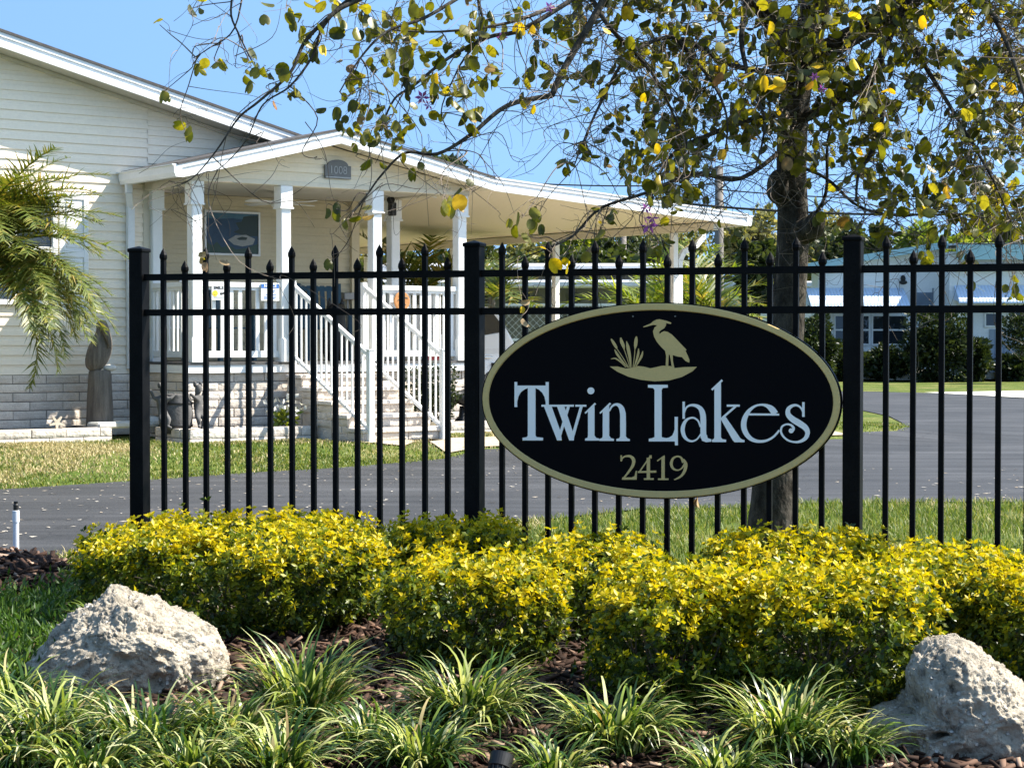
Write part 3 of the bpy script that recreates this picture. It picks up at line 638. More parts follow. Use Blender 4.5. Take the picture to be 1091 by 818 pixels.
def gutter(mb, x, y0, y1, z0, z1, out=-1):
    prof = [(0, z1), (0, z0), (.075, z0), (.095, z0 + .05), (.10, z1 - .02), (.12, z1 - .012), (.12, z1)]
    vs = [(x + out*a, y0, z) for a, z in prof] + [(x + out*a, y1, z) for a, z in prof]; n = len(prof)
    mb.add(vs, [(i, i+1, n+i+1, n+i) for i in range(n-1)] + [tuple(range(n)), tuple(range(2*n-1, n-1, -1))])
mb = MB(); gutter(mb, .76, YF - .02, -.03, 3.15, 3.295); hb(mb, 'gutter', M['white_metal'])
mb = MB(); gutter(mb, 9.472, YF - .02, 9.3, 2.915, 3.06, 1); hb(mb, 'gutter', M['white_metal'])
mb = MB(); mb.bar((.73, -.16, 3.15), (.73, -.16, 3.05), .075, .055); mb.bar((.73, -.16, 3.06), (.80, -.055, 2.88), .075, .055); mb.bar((.80, -.056, 2.90), (.80, -.056, .98), .085, .06)
hb(mb, 'downspout', M['white_metal'])
# gable frieze, beam and flat porch ceiling
mb = MB()
siding(mb, 3.20, 3.66, lambda z: max(.95, .80 + (z - 3.165) / .243), lambda z: min(4.93, 2.859 + (3.66 - z) / .2026), -1.15)
hb(mb, 'porch_gable', M['gable_siding'])
mb = MB(); mb.box((.95, -1.195, 3.142), (4.93, -1.07, 3.20), bev=.006); mb.box((.99, -1.06, 3.10), (1.14, -.05, 3.19)); mb.box((4.50, -1.065, 3.142), (4.62, .78, 3.30)); hb(mb, 'porch_beam', M['soffit'])
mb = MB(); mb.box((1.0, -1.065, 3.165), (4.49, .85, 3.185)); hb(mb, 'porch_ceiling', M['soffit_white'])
# plaque with the house number
mb = MB(); px0, px1, pz0, pz1 = 2.80, 3.165, 3.262, 3.42
poly = [(px0, pz0), (px1, pz0), (px1, pz1), (px1 - .04, pz1)] + [((px0+px1)/2 + (px1-px0-.08)/2*math.cos(t), pz1 + .07*math.sin(t)) for t in np.linspace(0, math.pi, 13)] + [(px0 + .04, pz1), (px0, pz1)]
mb.prism(poly, lambda u, v, d: (u, -1.167 - d, v), .022, 0); pq = hb(mb, 'house_number_plaque', M['plaque'])
mb = MB(); mb.box((px0 + .005, -1.199, pz0 + .004), (px1 - .005, -1.19, pz0 + .022)); hb(mb, 'plaque_edge', M['plaque_light'], pq)
text_mesh('1008', .135, 'house_number', M['plaque_light'], pq, Matrix.Translation(((px0+px1)/2, -1.192, 3.36)) @ Matrix.Rotation(math.pi/2, 4, 'X') @ Matrix.Scale(.95, 4, (1, 0, 0)), .003)

# porch posts with plinth and capital
def post(x, y, z0=1.06, z1=3.142, name='porch_post', mat='white'):
    mb = MB(); a = .066; c = .083
    mb.box((x-a, y-a, z0), (x+a, y+a, z1), bev=.008)
    mb.box((x-c, y-c, z0), (x+c, y+c, z0 + .27), bev=.006); mb.box((x-c+.006, y-c+.006, z0 + .27), (x+c-.006, y+c-.006, z0 + .285))
    mb.box((x-c, y-c, 2.885), (x+c, y+c, z1 - .002), bev=.006); mb.box((x-c-.008, y-c-.008, 2.87), (x+c+.008, y+c+.008, 2.89))
    return hb(mb, name, M[mat])
for x, y in ((1.09, -1.13), (2.26, -1.13), (3.54, -1.13), (4.81, -1.13), (1.14, -.02), (4.56, .02)): post(x, y)
# deck
mb = MB(); mb.box((.95, -1.20, 1.035), (4.95, .84, 1.06)); hb(mb, 'porch_floor', M['grey_stone'])
mb = MB(); mb.box((.955, -1.185, .938), (4.945, -1.13, 1.032)); mb.box((.955, -1.129, .938), (1.0, -.03, 1.032)); mb.box((4.9, -1.129, .938), (4.945, .8, 1.032)); hb(mb, 'porch_rim_board', M['white'])
# railings: top and bottom rail with flat balusters
def railing(p, q, name='porch_railing'):
    p, q = Vector(p), Vector(q); d = q - p; L = d.length; d.normalize(); nrm = Vector((d.y, -d.x, 0))
    mb = MB(); mb.bar(p + Vector((0,0,.905)), q + Vector((0,0,.905)), .085, .055); mb.bar(p + Vector((0,0,.86)), q + Vector((0,0,.86)), .04, .04)
    mb.bar(p + Vector((0,0,.095)), q + Vector((0,0,.095)), .045, .075); n = int(L / .105)
    for k in range(n):
        c = p + d * (L * (k + .5) / n); mb.bar(c + Vector((0,0,.13)), c + Vector((0,0,.842)), .046, .022, up=nrm)
    return hb(mb, name, M['white'])
railing((1.158, -1.13, 1.06), (2.192, -1.13, 1.06)); railing((3.608, -1.13, 1.06), (4.742, -1.13, 1.06)); railing((1.09, -.09, 1.06), (1.09, -1.06, 1.06)); railing((4.70, -.9, 1.06), (4.60, -.08, 1.06))
# steps of split-face block with pale caps
for k in range(5):
    zt = 1.06 - .147 * (k + 1); y0 = -1.205 - .34 * k; y1 = y0 - .34; mb = MB(); zb = max(.10, zt - .30)
    blockwall(mb, 1.14, zt - .145 if k < 4 else .10, zt - .045, lambda u, o, v: (2.26 + u, y1 + .02 + o, v), bh=.10, seed=20 + k, depth=.2)
    blockwall(mb, .34, zb, zt - .045, lambda u, o, v: (2.26 + o, y0 - u, v), bh=.1, seed=40 + k, depth=.1)
    mb.box((2.27, y1 + .03, .10), (3.39, y0, zt - .05), 0); mb.box((2.235, y1 - .012, zt - .046), (3.415, y0 + (0.002 if k else 0) - .003, zt), 2, bev=.008)
    hb(mb, 'step', [M['block'], M['mortar'], M['cap_block']])
def stair_railing(x):
    mb = MB(); y0, y1 = -1.23, -2.92; zt0, zt1 = 1.96, 1.14; zb0, zb1 = 1.13, .31; n = 15
    mb.bar((x, y0, zt0), (x, y1, zt1), .045, .045); mb.bar((x, y0, zb0), (x, y1, zb1), .035, .035)
    for k in range(n):
        t = (k + .6) / n; y = y0 + (y1 - y0) * t; mb.bar((x, y, zb0 + (zb1 - zb0)*t), (x, y, zt0 + (zt1 - zt0)*t), .019, .019, up=(0, 1, 0))
    r_ = hb(mb, 'stair_railing', M['white'])
    mb = MB(); mb.box((x - .036, y1 - .036, .17), (x + .036, y1 + .036, 1.20), bev=.005); mb.box((x - .042, y1 - .042, 1.20), (x + .042, y1 + .042, 1.215)); hb(mb, 'newel_post', M['white'], r_); mb = MB(); mb.box((x - .03, y0 - .02, 1.0), (x + .03, y0 + .04, 2.02)); hb(mb, 'newel_post', M['white'], r_)
stair_railing(2.335); stair_railing(3.325)
# carport posts, beam, downspout with its elbow
XR = 8.98
mb = MB(); mb.box((XR - .05, YF + .08, 2.845), (XR + .05, 9.2, 2.945)); hb(mb, 'carport_beam', M['soffit'])
for y in (-.49, 2.24, 4.98, 7.63):
    mb = MB(); mb.box((XR - .045, y - .045, .04), (XR + .045, y + .045, 2.843), bev=.006); hb(mb, 'carport_post', M['white'])
mb = MB(); pp = [(9.53, -.49, 2.93), (9.53, -.49, 2.80), (9.40, -.49, 2.68), (9.16, -.49, 2.58), (9.085, -.49, 2.46), (9.085, -.49, .12)]
for a, b in zip(pp, pp[1:]):
    d = (Vector(b) - Vector(a)).normalized() * .012; mb.bar(Vector(a) - d, Vector(b) + d, .075, .06, up=(0, 1, 0))
hb(mb, 'downspout', M['white_metal'])
# security light and box on the porch
mb = MB(); mb.box((4.42, -.16, 2.93), (4.50, -.06, 3.10), bev=.01); mb.tube([(4.44, -.12, 3.08), (4.38, -.20, 3.125)], [.035, .055], 10); hb(mb, 'security_light', M['black_figure'])
mb = MB(); mb.box((4.26, .74, 1.86), (4.50, .835, 1.95), bev=.006); mb.box((4.34, .80, 1.1), (4.36, .82, 1.86)); hb(mb, 'meter_box', M['box_grey'])
# ------------------------------------------------------------------ things on and around the porch
fan = empty('ceiling_fan', hw(2.78, -.15, 3.165), HYAW); tag(fan, 'white ceiling fan hanging under the porch ceiling', 'ceiling fan')
mb = MB(); mb.lathe([(.07, 0), (.065, -.04), (.02, -.05), (.02, -.09), (.10, -.10), (.125, -.14), (.11, -.19), (.06, -.20), (.055, -.235), (.01, -.25)], 20); mb.build('motor', M['white'], fan, True)
for k in range(4):
    a = k * math.pi / 2 + .25; Mx = Matrix.Rotation(a, 4, 'Z') @ Matrix.Rotation(.16, 4, 'X'); mb = MB()
    mb.box((.11, -.012, -.155), (.20, .012, -.148), M=Mx); mb.prism([(.19, -.045), (.56, -.065), (.58, -.04), (.58, .04), (.56, .065), (.19, .045)], lambda u, v, d: tuple(Mx @ Vector((u, v, -.15 + d))), 0, .008)
    mb.build('blade', M['white'], fan)
mb = MB(); mb.tube([(.04, 0, -.24), (.045, 0, -.33)], .003, 5); mb.blob((.045, 0, -.34), .014); mb.build('pull_chain', M['plaque'], fan)

pic = empty('painting', hw(2.63, .832, 2.40), HYAW); tag(pic, 'framed seaside painting with blue water on the porch back wall', 'painting')
pw, ph = .40, .565; mb = MB()
for a, b in (((-pw, 0), (-pw+.025, ph)), ((pw-.025, 0), (pw, ph)), ((-pw+.025, 0), (pw-.025, .025)), ((-pw+.025, ph-.025), (pw-.025, ph))): mb.box((a[0], -.03, a[1]), (b[0], 0, b[1]))
mb.build('frame', M['white_metal'], pic)
def flat(name, c, c2): return pmat(name, c, c2, 14, .35)
CM = [flat('paint_sea', (.006, .03, .07), (.012, .05, .10)), flat('paint_sky', (.03, .10, .15), (.06, .14, .18)), flat('paint_tree', (.005, .016, .009), (.012, .026, .010)), flat('paint_terrace', (.30, .30, .27), (.22, .23, .22)), flat('paint_bush', (.012, .04, .022), (.02, .055, .03))]
mb = MB(); mb.box((-pw+.025, -.012, .025), (pw-.025, -.006, ph-.025), 0)
def shp(poly, d, mi): mb.prism(poly, lambda u, v, dd: (u, -.012 - dd, v), d, 0.0005*mi, mi)
shp([(-.37, .47), (-.2, .46), (0, .475), (.37, .46), (.37, .535), (-.37, .535)], .0012, 1)
shp([(.02, .30), (.10, .34), (.05, .42), (.14, .44), (.16, .50), (.26, .52), (.37, .52), (.37, .26), (.2, .25)], .002, 2)
shp([(-.06, .20), (.05, .26), (.20, .27), (.33, .22), (.30, .15), (.15, .12), (.02, .14)], .0028, 3)
shp([(.06, .22), (.14, .245), (.22, .235), (.2, .205), (.1, .20)], .0036, 2)
shp([(-.37, .03), (-.37, .16), (-.28, .12), (-.22, .17), (-.15, .10), (-.05, .13), (.05, .08), (.20, .10), (.37, .16), (.37, .03)], .0033, 4)
mb.build('canvas', CM, pic)

def porch_sign(x, name, label, wd, ht, build):
    t = empty(name, hw(x, -1.178, 1.78), HYAW); tag(t, label, 'sign'); mb = MB(); mb.box((-wd/2, -.010, 0), (wd/2, 0, ht), bev=.002); mb.build('board', M['paper_white'], t); build(t); return t
RX = Matrix.Rotation(math.pi/2, 4, 'X')
def smile(t):
    text_mesh('SMILE', .052, 'heading', M['ink'], t, Matrix.Translation((0, -.0115, .142)) @ RX, .001, .0012)
    mb = MB(); mb.lathe([(.036, 0), (.036, .002)], 24, M=Matrix.Translation((-.045, -.011, .078)) @ RX); f = mb.build('smiley_face', M['sign_yellow'], t)
    mb = MB(); 
    for s in (-1, 1): mb.lathe([(.005, 0), (.005, .001)], 10, M=Matrix.Translation((-.045 + s*.012, -.0135, .088)) @ RX)
    mb.tube([(-.045 + .02*math.cos(a), -.0138, .078 + .02*math.sin(a)) for a in np.linspace(3.5, 5.9, 9)], .002, 4); mb.build('face_print', M['ink'], f)
    mb = MB(); mb.box((.018, -.0125, .066), (.06, -.0105, .088)); mb.box((.06, -.0125, .072), (.072, -.0105, .094)); mb.box((.03, -.0125, .052), (.036, -.0105, .066))
    mb.build('camera_symbol', M['ink'], t)
    mb = MB(); 
    for z in (.020, .034): mb.box((-.065, -.0122, z), (.065, -.0105, z + .006))
    mb.build('small_print', M['box_grey'], t)
porch_sign(1.365, 'smile_sign', 'small white sign with a yellow smiley on the porch railing', .175, .175, smile)
def notice(t):
    mb = MB(); mb.box((-.118, -.0118, .148), (.118, -.0105, .198)); mb.build('header', M['sign_blue'], t)
    text_mesh('NOTICE', .046, 'heading', M['paper_white'], t, Matrix.Translation((0, -.0132, .173)) @ RX, .001, .0012)
    mb = MB(); 
    for z, a, b in ((.118, -.03, .07), (.098, -.02, .06), (.066, -.06, .085), (.040, -.085, .085), (.024, -.085, .06)): mb.box((a, -.0122, z), (b, -.0105, z + .008))
    mb.build('small_print', M['sign_blue'], t)
porch_sign(2.045, 'notice_sign', 'white sign with blue NOTICE heading on the porch railing', .245, .205, notice)
t = empty('wooden_disc', hw(3.885, -1.20, 1.80), HYAW); tag(t, 'round orange wooden disc hung on the right porch railing', 'wall ornament')
mb = MB(); mb.lathe([(.112, 0), (.118, .006), (.112, .018), (.10, .020)], 28, M=RX); mb.build('disc', M['orange_wood'], t, False)
mb = MB(); 
for pts_ in ([(-.07, .005), (-.045, .02), (-.02, .008), (.01, .02)], [(.02, .03), (.05, .045), (.08, .035)], [(-.05, -.04), (-.02, -.052), (.02, -.05), (.05, -.04)], [(-.05, .06), (-.03, .07), (-.01, .065)]): mb.tube([(x, -.021, z) for x, z in pts_], .006, 5)
mb.build('carved_marks', M['ink'], t)

def porch_chair(x, y, rz, mat, name, label, finial):
    t = empty(name, hw(x, y, 1.06), HYAW + rz); tag(t, label, 'chair')
    for sx_ in (-1, 1):
        mb = MB(); mb.box((sx_*.27 - .025, -.27, 0), (sx_*.27 + .025, -.22, .62)); mb.build('leg', mat, t)
        mb = MB(); mb.bar((sx_*.27, .24, 0), (sx_*.27, .33, 1.0), .045, .045)
        if finial: mb.blob((sx_*.27, .335, 1.03), (.03, .03, .05), n=12, m=8)
        mb.build('leg', mat, t)
        mb = MB(); mb.box((sx_*.27 - .045, -.30, .62), (sx_*.27 + .045, .30, .645), bev=.006); mb.build('armrest', mat, t)
    mb = MB(); 
    for k in range(6): mb.box((-.25, -.25 + k*.085, .40), (.25, -.25 + k*.085 + .07, .42))
    mb.build('seat', mat, t)
    mb = MB(); 
    for k in range(6): mb.bar((-.22 + k*.088, .24, .42), (-.22 + k*.088, .33, .97), .06, .018, up=(0, 1, 0))
    mb.bar((-.25, .325, .93), (.25, .325, .93), .03, .06); mb.build('backrest', mat, t); return t
porch_chair(1.50, .25, 0.0, M['white'], 'rocking_chair', 'white slatted porch chair with round finials behind the signs', True)
porch_chair(2.28, .38, 0.2, M['blue_plastic'], 'porch_chair', 'blue slatted porch chair behind the NOTICE sign', False)
porch_chair(3.72, .35, -.3, M['blue_plastic'], 'porch_chair', 'blue slatted porch chair beside the black owl figure', False)
t = empty('owl_figure', hw(3.64, -.05, .93), HYAW); tag(t, 'black owl figure with pointed ears standing on the porch', 'figurine')
mb = MB(); mb.lathe([(.10, .13), (.13, .15), (.15, .25), (.155, .45), (.13, .58), (.12, .66), (.135, .74), (.11, .83), (.04, .86)], 18); 
for s in (-1, 1): mb.lathe([(.04, .80), (.025, .87), (.004, .93)], 8, M=Matrix.Translation((s*.095, 0, 0)))
mb.build('body', M['black_figure'], t, True)
mb = MB(); 
for s in (-1, 1): mb.blob((s*.15, 0, .36), (.035, .09, .2))
mb.build('wing', M['black_figure'], t, True)

# low garden walls in front of the house
GWL = empty('garden_wall', hw(-.9, -.95, 0), HYAW); tag(GWL, 'low pale block planter wall along the gable, left of the porch', 'garden wall')
mb = MB(); blockwall(mb, 4.0, .135, .335, lambda u, o, v: (-2.95 + u, .02 + o, v), bh=.1, seed=61, depth=.16); blockwall(mb, .85, .135, .335, lambda u, o, v: (1.05 - o, .04 + u, v), bh=.1, seed=62, depth=.12); mb.build('wall', [M['cap_block'], M['mortar']], GWL)
mb = MB(); mb.box((-2.95, .15, .13), (.95, .87, .285)); mb.build('planting_soil', M['soil'], GWL)
GWR = empty('garden_wall', hw(1.3, -2.0, 0), HYAW); tag(GWR, 'low pale block planter wall below the porch signs', 'garden wall')
mb = MB(); blockwall(mb, 1.62, .12, .335, lambda u, o, v: (-.72 + u, .02 + o, v), bh=.1075, seed=63, depth=.14); blockwall(mb, .84, .12, .335, lambda u, o, v: (-.72 + o, .86 - u, v), bh=.1075, seed=64, depth=.12); mb.build('wall', [M['cap_block'], M['mortar']], GWR)
mb = MB(); mb.box((-.6, .15, .115), (.9, .85, .29)); mb.build('planting_soil', M['soil'], GWR)
GWS = empty('garden_wall', hw(4.3, -2.05, 0), HYAW); tag(GWS, 'short pale block planter wall right of the porch steps', 'garden wall')
mb = MB(); blockwall(mb, 1.2, .12, .335, lambda u, o, v: (-.45 + u, .02 + o, v), bh=.1075, seed=65, depth=.14); mb.build('wall', [M['cap_block'], M['mortar']], GWS)
mb = MB(); mb.box((-.45, .16, .115), (.7, .85, .29)); mb.build('planting_soil', M['soil'], GWS)

# flat white stone bench by the gable
t = empty('stone_slab', hw(.35, -.62, .31), HYAW + .12); tag(t, 'white stone slab lying on the left planter wall', 'stone slab')
mb = MB(); mb.box((-.32, -.13, 0), (.30, .13, .075), bev=.02); mb.blob((.50, .05, .05), (.16, .12, .07), nz=.3); mb.build('slab', M['white_concrete'], t)
# starfish ornament
t = empty('starfish', hw(-.50, -.90, .335), HYAW - .1); t.scale = (.72, .72, .72); tag(t, 'cream starfish ornament standing on the left planter wall', 'garden ornament')
mb = MB(); poly = []
for k in range(5):
    a = math.pi/2 + .6 + k*2*math.pi/5; poly += [(.115*math.cos(a - .10), .115*math.sin(a - .10)), (.12*math.cos(a + .04), .12*math.sin(a + .04)), (.115*math.cos(a + .12), .115*math.sin(a + .12)), (.038*math.cos(a + .63), .038*math.sin(a + .63))]
mb.prism([(u, v + .09) for u, v in poly], lambda u, v, d: (u, d, v), -.02, .02); mb.build('body', M['starfish'], t)
# carved pelican on a piling
t = empty('pelican_statue', hw(.22, -.45, .30), HYAW); tag(t, 'grey carved pelican perched on a wooden piling by the gable', 'statue')
mb = MB(); vs = [(.165, 0), (.155, .1), (.150, .3), (.135, .55), (.125, .66), (.10, .675)]; mb.lathe(vs, 22); mb.build('piling', M['wood_grey'], t, True)
def skin_mesh(name, chain, mat, parent, sub=2, branches=()):
    """one continuous skinned body: chain of (x, y, z, r); branches = (root index, [(x, y, z, r)...])"""
    me = bpy.data.meshes.new(name); V = [c[:3] for c in chain]; Rr = [c[3] for c in chain]; E = [(i, i+1) for i in range(len(chain)-1)]
    for root, br in branches:
        p = root
        for c in br: V.append(c[:3]); Rr.append(c[3]); E.append((p, len(V)-1)); p = len(V) - 1
    me.from_pydata(V, E, []); o = bpy.data.objects.new(name, me); S.collection.objects.link(o)
    o.modifiers.new('skin', 'SKIN'); sm = o.modifiers.new('sub', 'SUBSURF'); sm.levels = sm.render_levels = sub
    for i, d in enumerate(me.skin_vertices[0].data): d.radius = (Rr[i], Rr[i]); d.use_root = (i == 0)
    dg = bpy.context.evaluated_depsgraph_get(); m2 = bpy.data.meshes.new_from_object(o.evaluated_get(dg)); bpy.data.objects.remove(o)
    m2.name = name; m2.materials.clear(); return finish(m2, name, mat, None, parent, True)
skin_mesh('pelican', [(-.12, .02, .66, .06), (-.07, .0, .74, .13), (-.01, 0, .86, .155), (.02, -.02, .98, .14), (.03, -.03, 1.08, .10), (.02, -.04, 1.16, .075), (.0, -.05, 1.22, .07), (.0, -.11, 1.17, .045), (.03, -.17, 1.04, .032), (.05, -.18, .92, .014)], M['wood_grey'], t)
mb = MB(); mb.blob((.10, -.06, .70), (.09, .06, .04)); mb.build('white_patch', M['white_concrete'], t, True)
# sculpture: two small figures at a barrel
t = empty('barrel_sculpture', hw(.68, -1.45, .27), HYAW); tag(t, 'grey sculpture of two small figures climbing a barrel beside the porch', 'statue')
mb = MB(); mb.lathe([(.15, 0), (.185, .10), (.195, .22), (.185, .34), (.165, .42), (.17, .44), (.14, .44)], 20); mb.build('barrel', M['grey_stone'], t, True)
for s in (-1, 1):
    skin_mesh('figure', [(s*.21, -.10, .22, .045), (s*.225, -.10, .31, .05), (s*.215, -.11, .39, .048), (s*.21, -.12, .435, .024), (s*.215, -.13, .47, .042), (s*.22, -.135, .52, .045), (s*.22, -.13, .555, .022)], M['grey_stone'], t, 2,
              [(0, [(s*.27, -.18, .17, .032), (s*.24, -.16, .06, .024), (s*.27, -.22, .02, .02)]), (0, [(s*.18, -.20, .17, .03), (s*.20, -.19, .09, .022), (s*.17, -.24, .07, .016)]), (2, [(s*.15, -.18, .40, .02), (s*.09, -.17, .45, .016)]), (2, [(s*.30, -.07, .40, .02), (s*.34, -.05, .50, .015)])])
    mb = MB(); mb.blob((s*.255, -.11, .545), (.018, .03, .035)); mb.blob((s*.185, -.11, .55), (.018, .03, .035)); mb.build('ear', M['grey_stone'], t, True)
for z in (.09, .34):
    mb = MB(); mb.lathe([(.187 if z < .2 else .190, z - .015), (.196 if z < .2 else .199, z), (.187 if z < .2 else .190, z + .015)], 24, cap=False); mb.build('hoop', M['black_figure'], t, True)
# leaping dolphin-like figure right of the steps
t = empty('dolphin_sculpture', hw(4.42, -1.75, .29), HYAW); tag(t, 'dark bronze dolphin sculpture in the planter right of the steps', 'statue')
mb = MB(); mb.lathe([(.12, 0), (.10, .05), (.05, .10), (.04, .22)], 14); mb.build('base', M['black_figure'], t, True)
skin_mesh('dolphin', [(-.42, 0, .50, .010), (-.30, 0, .44, .03), (-.16, 0, .36, .06), (.0, 0, .32, .095), (.16, 0, .36, .10), (.28, 0, .45, .085), (.36, 0, .56, .05), (.41, 0, .64, .02)], M['black_figure'], t, 2, [(2, [(-.14, 0, .24, .02), (-.20, 0, .17, .01)]), (3, [(.03, -.10, .20, .025), (-.02, -.14, .12, .01)])])
# ------------------------------------------------------------------ car under the carport
def make_car():
    t = empty('parked_car', hw(6.70, 1.2, .05), HYAW); t.scale = (1, 1, 1.13); tag(t, 'white car parked under the carport with its dark rear window towards the fence', 'car')
    W = .88; prof = [(0, .32), (-.04, .50), (-.03, .80), (.02, .95), (.10, 1.02), (.42, 1.50), (.62, 1.56), (1.6, 1.60), (2.3, 1.54), (3.05, 1.05), (3.9, .95), (4.25, .80), (4.32, .45), (4.25, .25), (.2, .25)]
    def wd(z): return W * (1.0 if z < 1.0 else 1.0 - .16 * (z - 1.0) / .6)
    mb = MB(); n = len(prof)
    tri = tessellate_polygon([[Vector((y, z, 0)) for y, z in prof]])
    secs = (-1, -.93, -.6, 0, .6, .93, 1); vs = []
    for s_ in secs:
        for y, z in prof:
            k = 0.035 if abs(s_) == 1 else 0; cyy = 2.1
            vs.append((s_*wd(z), y + (.05 if y < 2 else -.05) * (abs(s_) > .9) * (abs(s_)**8), z - k * (z > 1.2)))
    m = len(secs); fs = [(j*n+i, j*n+(i+1) % n, (j+1)*n+(i+1) % n, (j+1)*n+i) for j in range(m-1) for i in range(n)]
    fs += [tuple(q) for q in tri] + [tuple((m-1)*n + q for q in q_[::-1]) for q_ in tri]
    mb.add(vs, fs); mb.build('body', M['car_white'], t, False)
    # rear glass: curved lower edge, lying on the tailgate slope
    def tg(u, v, d):                                   # v in z, on the slope between (.10,1.02) and (.42,1.50)
        k = (v - 1.02) / .48; return (u, .10 + .32 * k - d, v + d * .3)
    poly = [(-.62, 1.46), (.62, 1.46), (.73, 1.28), (.60, 1.22), (.35, 1.19), (0, 1.18), (-.35, 1.19), (-.60, 1.22), (-.73, 1.28)]
    mb = MB(); mb.prism(poly, tg, .012, -.01); mb.build('rear_window', M['glass'], t)
    for s_ in (-1, 1):
        mb = MB(); mb.prism([(.75, 1.02), (1.0, 1.46), (2.2, 1.44), (2.75, 1.05)], lambda u, v, d: (s_*(wd(v) + d), u, v), .008, -.01); mb.build('side_window', M['glass'], t)
        mb = MB(); mb.box((s_*.60, -.075, .72), (s_*.86, -.01, .93), bev=.02); mb.build('tail_lamp', M['red_lamp'], t)
        for y in (.85, 3.45):
            Mx = Matrix.Translation((s_*.80, y, .32)) @ Matrix.Rotation(math.pi/2, 4, 'Y')
            mb = MB(); mb.lathe([(.21, -.10), (.30, -.11), (.32, -.07), (.32, .07), (.30, .11), (.21, .10)], 28, M=Mx); wl = mb.build('wheel', M['rubber'], t, True)
            mb = MB(); mb.lathe([(.20, .085*s_), (.19, .10*s_), (.06, .09*s_), (.01, .105*s_)], 20, M=Mx); mb.build('rim', M['chrome'], wl, True)
    mb = MB(); mb.box((-.84, -.075, .44), (.84, -.02, .50), bev=.01); mb.build('bumper_strip', M['dark'], t)
    mb = MB(); mb.box((-.34, -.058, .90), (.30, -.02, .925), bev=.006); mb.build('chrome_strip', M['chrome'], t)
    mb = MB(); mb.box((-.16, -.055, .68), (.16, -.025, .83), bev=.004); mb.build('number_plate', M['paper_white'], t)
    mb = MB(); mb.box((.28, -.062, .70), (.34, -.02, .84), bev=.008); mb.build('handle', M['dark'], t)
make_car()

# ------------------------------------------------------------------ homes beyond the road
def fx(px, Z): return (px - CX) / F * Z
def fz(py, Z): return EYE + (HOR - py) / F * Z
def lattice(mb, x0, x1, z0, z1, y, s=.14, w_=.05):
    L = z1 - z0; x = x0 - L
    while x < x1:
        for d in (1, -1):
            a = (x, z0) if d == 1 else (x, z1); b = (x + L, z1) if d == 1 else (x + L, z0)
            pa, pb = list(a), list(b)
            if pa[0] < x0: pa = [x0, a[1] + d * (x0 - a[0])]
            if pb[0] > x1: pb = [x1, b[1] - d * (b[0] - x1)]
            if pb[0] - pa[0] > .02: mb.bar((pa[0], y + .004*d, pa[1]), (pb[0], y + .004*d, pb[1]), .006, w_, up=(0, 1, 0))
        x += s
    mb.bar((x0, y, z1), (x1, y, z1), .05, .05); mb.bar((x0, y, z0), (x1, y, z0), .05, .05)
Z = 40.0
MH = empty('mobile_home', (fx(600, Z), Z, 0)); tag(MH, 'long low mobile home with a flat white roof and white lattice, seen past the carport', 'mobile home')
ox = fx(600, Z); X0, X1 = fx(395, Z) - ox, fx(705, Z) - ox
mb = MB(); mb.box((X0, -.9, fz(293, Z)), (X1, 4, fz(282.5, Z)), bev=.05); mb.box((X0, -1.6, fz(308.5, Z)), (X1, -.85, fz(301.5, Z)), bev=.03); mb.box((X0, -1.5, fz(302, Z)), (X1, -.1, fz(300.5, Z))); mb.build('roof', M['roof_white'], MH)
mb = MB(); mb.box((X0 + .2, 0, .1), (X1 - .2, 3.9, fz(290, Z)))
for k in range(20): 
    x = X0 + .3 + (X1 - X0 - .6) * k / 19; mb.box((x - .02, -.03, .1), (x + .02, 0.004, fz(309, Z)))
mb.build('wall', M['home_grey'], MH)
for a, b, c, d in ((545.5, 567, 310, 325.5), (606, 618, 313, 328), (508, 524, 310, 326), (655, 676, 312, 328)):
    mb = MB(); x0, x1, z0, z1 = fx(a, Z) - ox, fx(b, Z) - ox, fz(d, Z), fz(c, Z)
    mb.box((x0, -.07, z0), (x1, -.035, z0 + .05)); mb.box((x0, -.07, z1 - .05), (x1, -.035, z1)); mb.box((x0, -.07, (z0+z1)/2 - .02), (x1, -.035, (z0+z1)/2 + .02)); mb.box((x0, -.07, z0 + .05), (x0 + .05, -.035, z1 - .05)); mb.box((x1 - .05, -.07, z0 + .05), (x1, -.035, z1 - .05))
    w_ = mb.build('window', M['home_grey'], MH); mb = MB(); mb.box((x0 + .03, -.05, z0 + .03), (x1 - .03, -.032, z1 - .03)); mb.build('pane', M['glass'], w_)
for a, b, c, d in ((537, 690, 326, 334), (538, 585, 334.5, 362), (585, 690, 334.5, 362)):
    mb = MB(); lattice(mb, fx(a, Z) - ox, fx(b, Z) - ox, fz(d, Z), fz(c, Z), -1.3, .14); mb.build('lattice_panel', M['white'], MH)
for a in (632, 690):
    mb = MB(); x = fx(a, Z) - ox; mb.box((x - .04, -1.42, .05), (x + .04, -1.34, fz(308, Z))); mb.build('post', M['white'], MH)

